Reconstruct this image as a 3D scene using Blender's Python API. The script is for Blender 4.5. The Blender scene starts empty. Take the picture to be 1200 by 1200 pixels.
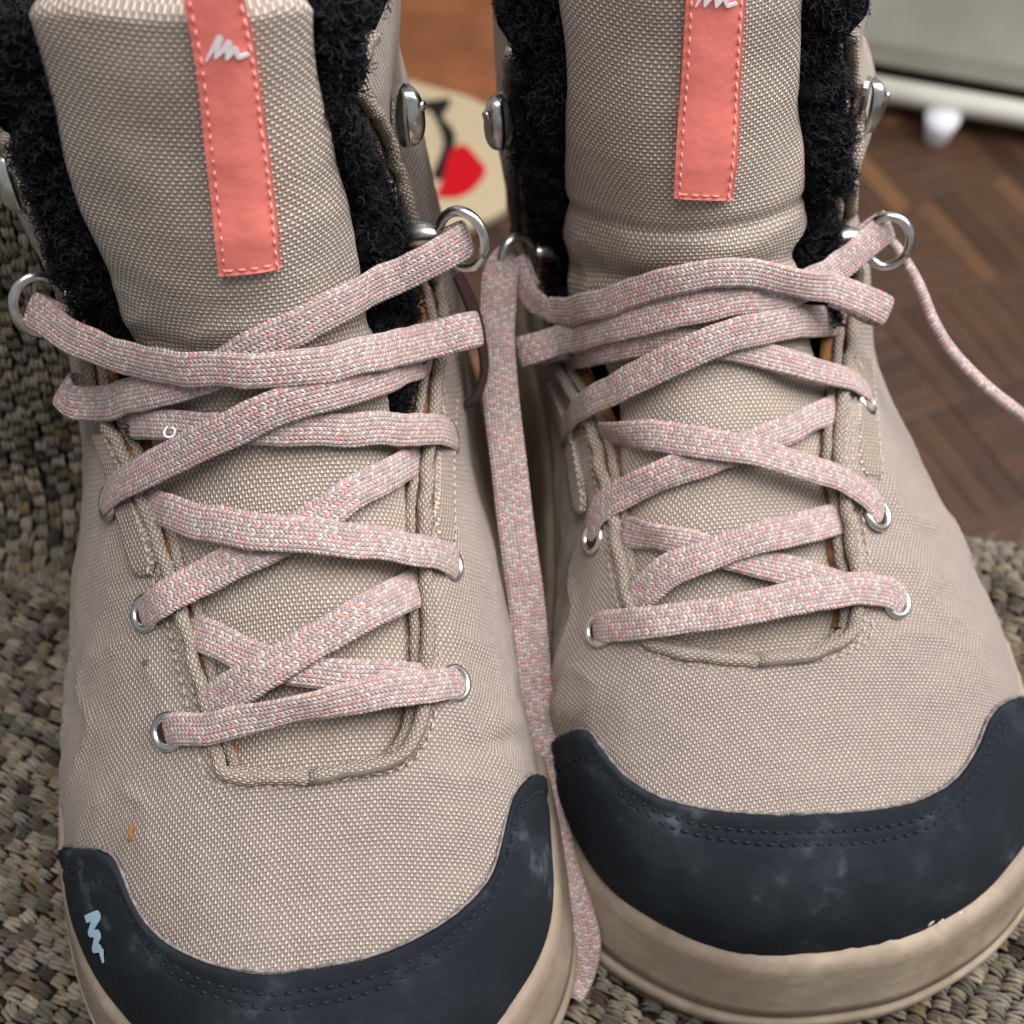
import bpy, bmesh, math, random, json
import numpy as np
from mathutils import Vector, Matrix, noise
random.seed(7); RNG=np.random.default_rng(11)
SC=bpy.context.scene; COL=SC.collection

# ------------------------------------------------------------------ camera, light, exposure
cam=bpy.data.cameras.new('camera'); camo=bpy.data.objects.new('camera',cam); COL.objects.link(camo)
camo.location=(0,-0.072,0.336); camo.rotation_euler=(math.radians(35),0,0)
cam.sensor_width=36; cam.lens=36*1560/1200; cam.clip_start=.01; cam.clip_end=50
cam.dof.use_dof=True; cam.dof.focus_distance=.268; cam.dof.aperture_fstop=16
SC.camera=camo
wd=bpy.data.worlds.new('World'); SC.world=wd; wd.use_nodes=True
bg=wd.node_tree.nodes['Background']; bg.inputs[0].default_value=(.90,.95,1.0,1); bg.inputs[1].default_value=.36
def area(name,loc,target,size,power,color):
    l=bpy.data.lights.new(name,'AREA'); l.shape='RECTANGLE'; l.size,l.size_y=size; l.energy=power; l.color=color
    o=bpy.data.objects.new(name,l); COL.objects.link(o); o.location=loc
    o.rotation_euler=(Vector(target)-Vector(loc)).to_track_quat('-Z','Y').to_euler(); return o
area('window_light',(.95,.30,1.05),(0,.1,.05),(.9,.9),31,(1.0,.98,.97))
area('ceiling_light',(.10,-.10,1.6),(0,.1,.05),(.9,.9),27,(1.0,.97,.97))
SC.view_settings.view_transform='Standard'; SC.view_settings.look='None'; SC.view_settings.exposure=-.15; SC.view_settings.gamma=1
SC.cycles.use_denoising=True; SC.cycles.max_bounces=6

# ------------------------------------------------------------------ helpers
def srgb(r,g,b):
    f=lambda c:(c/255/12.92 if c/255<=.04045 else ((c/255+.055)/1.055)**2.4)
    return (f(r),f(g),f(b),1)
class NT:
    def __init__(s,name,rough=.8,spec=.3):
        s.m=bpy.data.materials.new(name); s.m.use_nodes=True; s.t=s.m.node_tree; s.b=s.t.nodes['Principled BSDF']
        s.b.inputs['Roughness'].default_value=rough; s.b.inputs['Specular IOR Level'].default_value=spec
    def n(s,typ,**k):
        nd=s.t.nodes.new(typ)
        for a,v in k.items(): setattr(nd,a,v)
        return nd
    def L(s,a,b): s.t.links.new(a,b)
    def put(s,sock,v):
        if isinstance(v,bpy.types.NodeSocket): s.L(v,sock)
        else: sock.default_value=v
    def M(s,op,a,b=0.,c=0.):
        nd=s.n('ShaderNodeMath',operation=op); s.put(nd.inputs[0],a); s.put(nd.inputs[1],b); s.put(nd.inputs[2],c); return nd.outputs[0]
    def mix(s,f,a,b,blend='MIX'):
        nd=s.n('ShaderNodeMix',data_type='RGBA',blend_type=blend); s.put(nd.inputs[0],f); s.put(nd.inputs[6],a); s.put(nd.inputs[7],b); return nd.outputs[2]
    def noise(s,vec,scale,detail=3.,rough=.5):
        nd=s.n('ShaderNodeTexNoise'); s.L(vec,nd.inputs['Vector']); nd.inputs['Scale'].default_value=scale; nd.inputs['Detail'].default_value=detail; nd.inputs['Roughness'].default_value=rough; return nd.outputs[0]
    def ramp(s,f,lo,hi):
        nd=s.n('ShaderNodeMapRange',interpolation_type='SMOOTHSTEP'); s.put(nd.inputs[0],f); nd.inputs[1].default_value=lo; nd.inputs[2].default_value=hi; return nd.outputs[0]
    def obj(s): return s.n('ShaderNodeTexCoord').outputs['Object']
    def uv(s):
        sx=s.n('ShaderNodeSeparateXYZ'); s.L(s.n('ShaderNodeTexCoord').outputs['UV'],sx.inputs[0]); return sx.outputs[0],sx.outputs[1]
    def comb(s,x,y,z=0.):
        nd=s.n('ShaderNodeCombineXYZ'); s.put(nd.inputs[0],x); s.put(nd.inputs[1],y); s.put(nd.inputs[2],z); return nd.outputs[0]
    def white(s,x,y):
        nd=s.n('ShaderNodeTexWhiteNoise',noise_dimensions='2D'); s.L(s.comb(x,y),nd.inputs[0]); return nd.outputs[0]
    def color(s,c): s.put(s.b.inputs['Base Color'],c)
    def bump(s,h,dist,strength=1.,chain=None):
        nd=s.n('ShaderNodeBump'); nd.inputs['Strength'].default_value=strength; nd.inputs['Distance'].default_value=dist; s.L(h,nd.inputs['Height'])
        if chain is not None: s.L(chain,nd.inputs['Normal'])
        s.L(nd.outputs[0],s.b.inputs['Normal']); return nd.outputs[0]
def plain(name,c,rough=.7,spec=.3,metal=0.,nscale=0,namt=.15,bumpd=0):
    s=NT(name,rough,spec); s.b.inputs['Metallic'].default_value=metal
    if nscale:
        f=s.noise(s.obj(),nscale,4.); dk=tuple(a*(1-namt*2.2) for a in c[:3])+(1,); lt=tuple(min(1,a*(1+namt*1.6)) for a in c[:3])+(1,)
        s.color(s.mix(s.ramp(f,.3,.7),dk,lt))
        if bumpd: s.bump(f,bumpd)
    else: s.color(c)
    return s.m

def canvas(name,light,dark,cu,cv,depth):
    """plain-woven nylon: warp and weft floats in a checker of beads"""
    s=NT(name,.52,.42)
    u,v=s.uv()
    wob=s.noise(s.comb(s.M('MULTIPLY',u,90.),s.M('MULTIPLY',v,90.)),1.,2.)
    u=s.M('ADD',s.M('DIVIDE',u,cu),s.M('MULTIPLY',wob,1.6)); v=s.M('ADD',s.M('DIVIDE',v,cv),s.M('MULTIPLY',wob,1.2))
    a=s.M('FRACT',u); b=s.M('FRACT',v); iu=s.M('FLOOR',u); iv=s.M('FLOOR',v)
    ck=s.M('FLOORED_MODULO',s.M('ADD',iu,iv),2.)
    sa=s.M('SINE',s.M('MULTIPLY',a,math.pi)); sb=s.M('SINE',s.M('MULTIPLY',b,math.pi))
    h1=s.M('MULTIPLY',s.M('POWER',sa,.7),s.M('POWER',sb,.55))
    h2=s.M('MULTIPLY',s.M('MULTIPLY',s.M('POWER',sb,.7),s.M('POWER',sa,.5)),.42)
    h=s.M('ADD',s.M('MULTIPLY',ck,h1),s.M('MULTIPLY',s.M('SUBTRACT',1.,ck),h2))
    r=s.white(iu,iv)
    lt=s.mix(r,tuple(c*.9 for c in light[:3])+(1,),tuple(min(1,c*1.08) for c in light[:3])+(1,))
    col=s.mix(ck,dark,lt)
    big=s.noise(s.obj(),34.,4.); col=s.mix(s.M('MULTIPLY',s.ramp(big,.45,.75),.22),col,tuple(c*.62 for c in light[:3])+(1,))
    fine=s.noise(s.obj(),220.,3.); col=s.mix(s.M('MULTIPLY',s.ramp(fine,.62,.80),.10),col,(.11,.08,.06,1))
    s.color(col)
    wr=s.noise(s.obj(),42.,4.); nb=s.bump(wr,.0040,.6)
    s.bump(h,depth,1.,nb)
    s.b.inputs['Sheen Weight'].default_value=.08
    return s.m
def lace_mat(name):
    s=NT(name,.75,.25); u,v=s.uv()          # u along (m), v across (m)
    c=s.M('DIVIDE',v,.00088); ci=s.M('FLOOR',c); cf=s.M('FRACT',c); par=s.M('FLOORED_MODULO',ci,2.)
    sl=s.M('MULTIPLY',s.M('SUBTRACT',s.M('MULTIPLY',par,2.),1.),s.M('MULTIPLY',cf,.55))
    w=s.M('ADD',s.M('ADD',s.M('DIVIDE',u,.00094),sl),s.M('MULTIPLY',ci,.5)); wi=s.M('FLOOR',w); wf=s.M('FRACT',w)
    h=s.M('MULTIPLY',s.M('POWER',s.M('SINE',s.M('MULTIPLY',wf,math.pi)),.6),s.M('POWER',s.M('SINE',s.M('MULTIPLY',cf,math.pi)),.45))
    r=s.white(wi,ci); r2=s.white(s.M('ADD',wi,31.),s.M('ADD',ci,17.))
    col=s.mix(s.ramp(r,.30,.62),srgb(172,152,148),srgb(200,182,176))
    alt=s.M('FLOORED_MODULO',s.M('ADD',wi,ci),2.)
    col=s.mix(s.M('MULTIPLY',alt,.45),col,srgb(146,126,126))
    reg=s.M('LESS_THAN',s.M('FLOORED_MODULO',s.M('ADD',s.M('MULTIPLY',wi,2.),s.M('MULTIPLY',ci,5.)),9.),1.5); col=s.mix(s.M('MULTIPLY',s.M('MULTIPLY',reg,s.M('GREATER_THAN',r2,.55)),.48),col,srgb(232,132,116))
    col=s.mix(s.M('MULTIPLY',s.ramp(s.noise(s.obj(),50.,3.),.5,.8),.2),col,srgb(150,128,124))
    s.color(col); fz=s.noise(s.obj(),2600.,2.); nb=s.bump(fz,.00035,.6); s.bump(h,.00034,1.,nb); s.b.inputs['Sheen Weight'].default_value=.1
    return s.m
def nubuck():
    s=NT('navy_nubuck',.85,.12); o=s.obj()
    a=s.noise(o,45.,5.,.6); b=s.noise(o,160.,4.); c=s.noise(o,900.,2.)
    col=s.mix(s.ramp(a,.40,.72),srgb(26,30,35),srgb(40,46,51)); col=s.mix(s.M('MULTIPLY',s.M('MULTIPLY',s.ramp(b,.52,.72),s.ramp(a,.46,.62)),.55),col,srgb(86,94,98)); col=s.mix(s.M('MULTIPLY',s.ramp(b,.42,.28),.4),col,srgb(25,27,33))
    s.color(col); nb=s.bump(c,.0003,.5); s.bump(a,.0012,.5,nb); return s.m
def rubber():
    s=NT('tan_rubber',.6,.35); o=s.obj(); a=s.noise(o,30.,5.,.6); b=s.noise(o,260.,4.)
    col=s.mix(s.ramp(a,.35,.7),srgb(132,117,101),srgb(166,151,132)); col=s.mix(s.M('MULTIPLY',s.ramp(b,.52,.80),.35),col,srgb(104,90,76))
    mp=s.n('ShaderNodeMapping'); s.L(o,mp.inputs[0]); mp.inputs['Scale'].default_value=(26,26,420); st=s.noise(mp.outputs[0],1.,4.,.6)
    col=s.mix(s.M('MULTIPLY',s.ramp(st,.48,.72),.22),col,srgb(100,86,72)); col=s.mix(s.M('MULTIPLY',s.ramp(s.noise(o,75.,4.),.55,.75),.3),col,srgb(92,78,64))
    s.color(col); s.bump(b,.0003,.4); return s.m
def attr_mat(name,rough=.9,spec=.15,sheen=0.,bumpscale=0):
    s=NT(name,rough,spec); a=s.n('ShaderNodeAttribute',attribute_name='tint'); c=a.outputs['Color']
    f=s.noise(s.obj(),1400.,2.); s.color(s.mix(s.M('MULTIPLY',f,.5),c,(.02,.018,.015,1)))
    s.bump(f,.0006,.7); s.b.inputs['Sheen Weight'].default_value=sheen; return s.m

M={}
M['canvas']=canvas('taupe_canvas',srgb(191,176,164),srgb(126,112,103),.00062,.00080,.00042)
M['tongue']=canvas('tongue_canvas',srgb(206,191,176),srgb(136,121,109),.00064,.00084,.00044)
M['trim']=canvas('trim_canvas',srgb(190,174,158),srgb(118,104,92),.0006,.0008,.00045)
M['lace']=lace_mat('pink_grey_braid'); M['nubuck']=nubuck(); M['rubber']=rubber()
M['coral']=plain('coral_label',srgb(236,128,116),.55,.35,0,130,.025,.0005)
M['coral_thread']=plain('coral_thread',srgb(244,156,144),.7)
M['thread']=plain('taupe_thread',srgb(186,168,152),.8)
M['navy_thread']=plain('navy_thread',srgb(26,30,40),.7)
M['white_print']=plain('white_print',srgb(236,226,228),.6)
M['blue_print']=plain('pale_blue_print',srgb(160,186,202),.6)
M['steel']=plain('nickel',(.66,.65,.62,1),.26,.5,1.,300,.10)
M['brown_edge']=plain('brown_edge',srgb(126,88,52),.8,.2,0,400,.2,.0005)
M['raw_edge']=plain('grey_raw_edge',srgb(122,114,112),.95,.1,0,700,.2)
M['fleece']=plain('black_fleece',(.006,.006,.0075,1),.95,.05,0,500,.3,.001)
M['fibre']=plain('black_fibre',(.012,.012,.015,1),.85,.15)
M['dark_lining']=plain('dark_gusset',srgb(46,40,37),.95,.1,0,300,.2); M['dark_brown']=plain('dark_lining',srgb(40,30,28),.9)
M['shaded_lace']=plain('shaded_webbing',srgb(62,42,42),.9)  # side loop hangs in shadow; that shade is painted into this dark maroon
M['rust']=plain('rust_fleck',srgb(160,104,52),.8,.2,0,900,.3)
M['chip']=plain('pale_chip',srgb(196,192,186),.8,.2,0,900,.15); M['grey_dirt']=plain('grey_fleck',srgb(96,88,80),.9)

def mesh_obj(name,verts,faces,mat,parent=None,uvs=None,smooth=True,cols=None,label=None,kind=None):
    me=bpy.data.meshes.new(name); verts=np.asarray(verts,np.float32)
    me.from_pydata(verts.tolist() if len(verts)<200 else [tuple(v) for v in verts.tolist()],[],faces)
    if uvs is not None:
        ul=me.uv_layers.new(name='UVMap'); li=np.empty(len(me.loops),np.int32); me.loops.foreach_get('vertex_index',li)
        ul.data.foreach_set('uv',np.asarray(uvs,np.float32)[li].ravel())
    if cols is not None:
        ca=me.color_attributes.new('tint','FLOAT_COLOR','POINT'); ca.data.foreach_set('color',np.asarray(cols,np.float32).ravel())
    if smooth: me.polygons.foreach_set('use_smooth',[True]*len(me.polygons))
    me.materials.append(M[mat] if isinstance(mat,str) else mat); me.update()
    o=bpy.data.objects.new(name,me); COL.objects.link(o)
    if parent: o.parent=parent
    if label: o['label']=label
    if kind: o['kind']=kind
    return o
def thing(name,label,cat,loc=(0,0,0),rz=0,group=None):
    o=bpy.data.objects.new(name,None); COL.objects.link(o); o.empty_display_size=.02; o.location=loc; o.rotation_euler=(0,0,rz)
    o['label']=label; o['category']=cat
    if group: o['group']=group
    return o
def grid_faces(nr,nc,wrap=False,flip=False,off=0):
    f=[]
    for i in range(nr-1):
        for j in range(nc if wrap else nc-1):
            a=off+i*nc+j; b=off+i*nc+(j+1)%nc; c=b+nc; d=a+nc
            f.append((a,d,c,b) if flip else (a,b,c,d))
    return f
def unit(a): return a/np.maximum(np.linalg.norm(a,axis=-1,keepdims=True),1e-12)
def catmull(P,n):
    P=np.asarray(P,float); k=len(P); Q=np.vstack([2*P[0]-P[1],P,2*P[-1]-P[-2]])
    d=np.r_[0,np.cumsum(np.linalg.norm(np.diff(P[:,:3],axis=0),axis=1))]; t=np.linspace(0,d[-1],n)
    i=np.clip(np.searchsorted(d,t,side='right')-1,0,k-2); u=((t-d[i])/np.maximum(d[i+1]-d[i],1e-9))[:,None]
    p0,p1,p2,p3=Q[i],Q[i+1],Q[i+2],Q[i+3]
    return .5*((2*p1)+(-p0+p2)*u+(2*p0-5*p1+4*p2-p3)*u*u+(-p0+3*p1-3*p2+p3)*u**3)
def tube_geo(P,r,ns=8,closed=False,off=0):
    P=np.asarray(P,float); n=len(P)
    T=unit(np.roll(P,-1,0)-np.roll(P,1,0)) if closed else unit(np.gradient(P,axis=0))
    ref=np.array([.31,.17,.93]); A=unit(np.cross(T,ref)); B=np.cross(T,A)
    r=np.broadcast_to(r,(n,)); an=np.arange(ns)*2*np.pi/ns
    V=P[:,None]+r[:,None,None]*(np.cos(an)[None,:,None]*A[:,None]+np.sin(an)[None,:,None]*B[:,None])
    V=V.reshape(-1,3); F=grid_faces(n,ns,wrap=True,off=off)
    if closed:
        for j in range(ns): F.append((off+(n-1)*ns+j,off+(n-1)*ns+(j+1)%ns,off+(j+1)%ns,off+j))
    else:
        F.append(tuple(off+j for j in range(ns))[::-1]); F.append(tuple(off+(n-1)*ns+j for j in range(ns)))
    return V,F
def tube(name,P,r,mat,parent,ns=8,closed=False,**k):
    V,F=tube_geo(P,r,ns,closed); return mesh_obj(name,V,F,mat,parent,**k)
def stitches(name,P,N,mat,parent,length=.0021,gap=.0009,r=.00034,lift=.0003,wob=.0):
    """a run of separate thread stitches along a curve on a surface"""
    P=np.asarray(P); N=unit(np.asarray(N)); d=np.r_[0,np.cumsum(np.linalg.norm(np.diff(P,axis=0),axis=1))]
    V=[];F=[];off=0; s=0.
    at=lambda x:np.array([np.interp(x,d,P[:,k]) for k in range(3)]); an=lambda x:np.array([np.interp(x,d,N[:,k]) for k in range(3)])
    while s+length<d[-1]:
        l=length*(1+.15*random.uniform(-1,1)); ts=np.linspace(s,s+l,4); arch=np.array([-.0003,lift,lift,-.0003])
        Q=np.array([at(t)+an(t)*(a+wob*random.uniform(-1,1)) for t,a in zip(ts,arch)])
        v,f=tube_geo(Q,np.array([r*.6,r,r,r*.6]),5,off=off); V.append(v); F+=f; off+=len(v); s+=l+gap
    return mesh_obj(name,np.vstack(V),F,mat,parent,kind='stuff')

# ------------------------------------------------------------------ the boot last: a lofted fan of sections
def interp_smooth(x,xp,fp):
    # monotone-ish cubic (finite-difference hermite)
    xp=np.asarray(xp,float); fp=np.asarray(fp,float); x=np.clip(np.asarray(x,float),xp[0],xp[-1])
    h=np.diff(xp); dl=np.diff(fp)/h
    m=np.empty_like(fp); m[0]=dl[0]; m[-1]=dl[-1]
    for i in range(1,len(fp)-1):
        m[i]=0 if dl[i-1]*dl[i]<=0 else (h[i-1]+h[i])/(h[i-1]/dl[i]+h[i]/dl[i-1]) if abs(dl[i-1]*dl[i])>0 else 0
    k=np.clip(np.searchsorted(xp,x,side='right')-1,0,len(h)-1)
    u=(x-xp[k])/h[k]; u2=u*u; u3=u2*u
    return (2*u3-3*u2+1)*fp[k]+(u3-2*u2+u)*h[k]*m[k]+(-2*u3+3*u2)*fp[k+1]+(u3-u2)*h[k]*m[k+1]
RIDGE=np.array([(.006,.027),(.0075,.037),(.012,.0475),(.020,.054),(.030,.0585),(.046,.067),(.058,.0745),(.066,.0795),(.087,.092),(.105,.1035),(.120,.1175),(.128,.130),(.1335,.143),(.1385,.160),(.143,.185),(.145,.200)])
_seg=np.r_[0,np.cumsum(np.hypot(*np.diff(RIDGE,axis=0).T))]
VMAX=_seg[-1]
ZS=.027
HEEL=.275
def ridge(v):
    return interp_smooth(v,_seg,RIDGE[:,0]),interp_smooth(v,_seg,RIDGE[:,1])
AK=np.array([0,.05,.09,.13,.16,.185,.21,.26]); AV=np.radians([0,0,8,25,50,72,86,90])
KN=np.array([0,.010,.018,.028,.040,.055,.072,.090,.108,.126,.144,.160,.176,.192,.208,VMAX])
def sect(v):
    y,z=ridge(v); a=interp_smooth(v,AK,AV)
    dy,dz=np.sin(a),-np.cos(a)
    # distance to sole
    h1=np.where(dz<-1e-3,(z-ZS)/np.maximum(-dz,1e-3),9.)
    h2=np.where(dy>1e-3,(HEEL-y)/np.maximum(dy,1e-3),9.)
    H=np.maximum(np.minimum(h1,h2),1e-4); yB=y+dy*H
    q=np.clip((yB-.185)/(HEEL-.185),0,1)
    r=np.where(h1<h2,(1-q**2.6)**(1/2.6),0.)
    return y,z,dy,dz,H,r
def width(v,W):
    y,_=ridge(v)
    tip=np.clip((y-.006)/.085,0,1)
    plan=(1-(1-tip)**2.8)**(1/2.45)
    return plan*interp_smooth(v,KN,W)
def shape(v,f,r):
    n=np.interp(v,[0,.06,.12,.25],[2.5,2.3,2.0,2.0]); m=np.interp(v,[0,.06,.12,.25],[1.9,2.0,2.0,2.2])
    g=(1-(1-np.minimum(f/np.interp(v,[0,.1,.16,.2,.3],[1,1,.8,.55,.5]),1))**m)**(1/n)
    s=np.clip((f-.45)/.55,0,1)
    return g*(1-(1-r**2.6)*s**2.6)**(1/2.6)
def local(v,s,WL,WR,CX):
    """v ridge arc length, s signed depth fraction in [-1,1] -> local xyz"""
    v,s=np.broadcast_arrays(np.asarray(v,float),np.asarray(s,float))
    y,z,dy,dz,H,r=sect(v); f=np.abs(s)
    d=f
    w=np.where(s<0,width(v,WL),width(v,WR))
    x=np.sign(s)*w*shape(v,d,r)
    x=x+interp_smooth(v,KN,CX)*(1-d)**1.5
    return np.stack([x,y+dy*H*d,z+dz*H*d],-1)
def S(v,q,WL,WR,CX):
    """even parameter q in [-1,1]: depth fraction = q^2 near the ridge"""
    f=np.abs(q)**2.0
    return local(v,np.sign(q)*f,WL,WR,CX)

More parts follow.
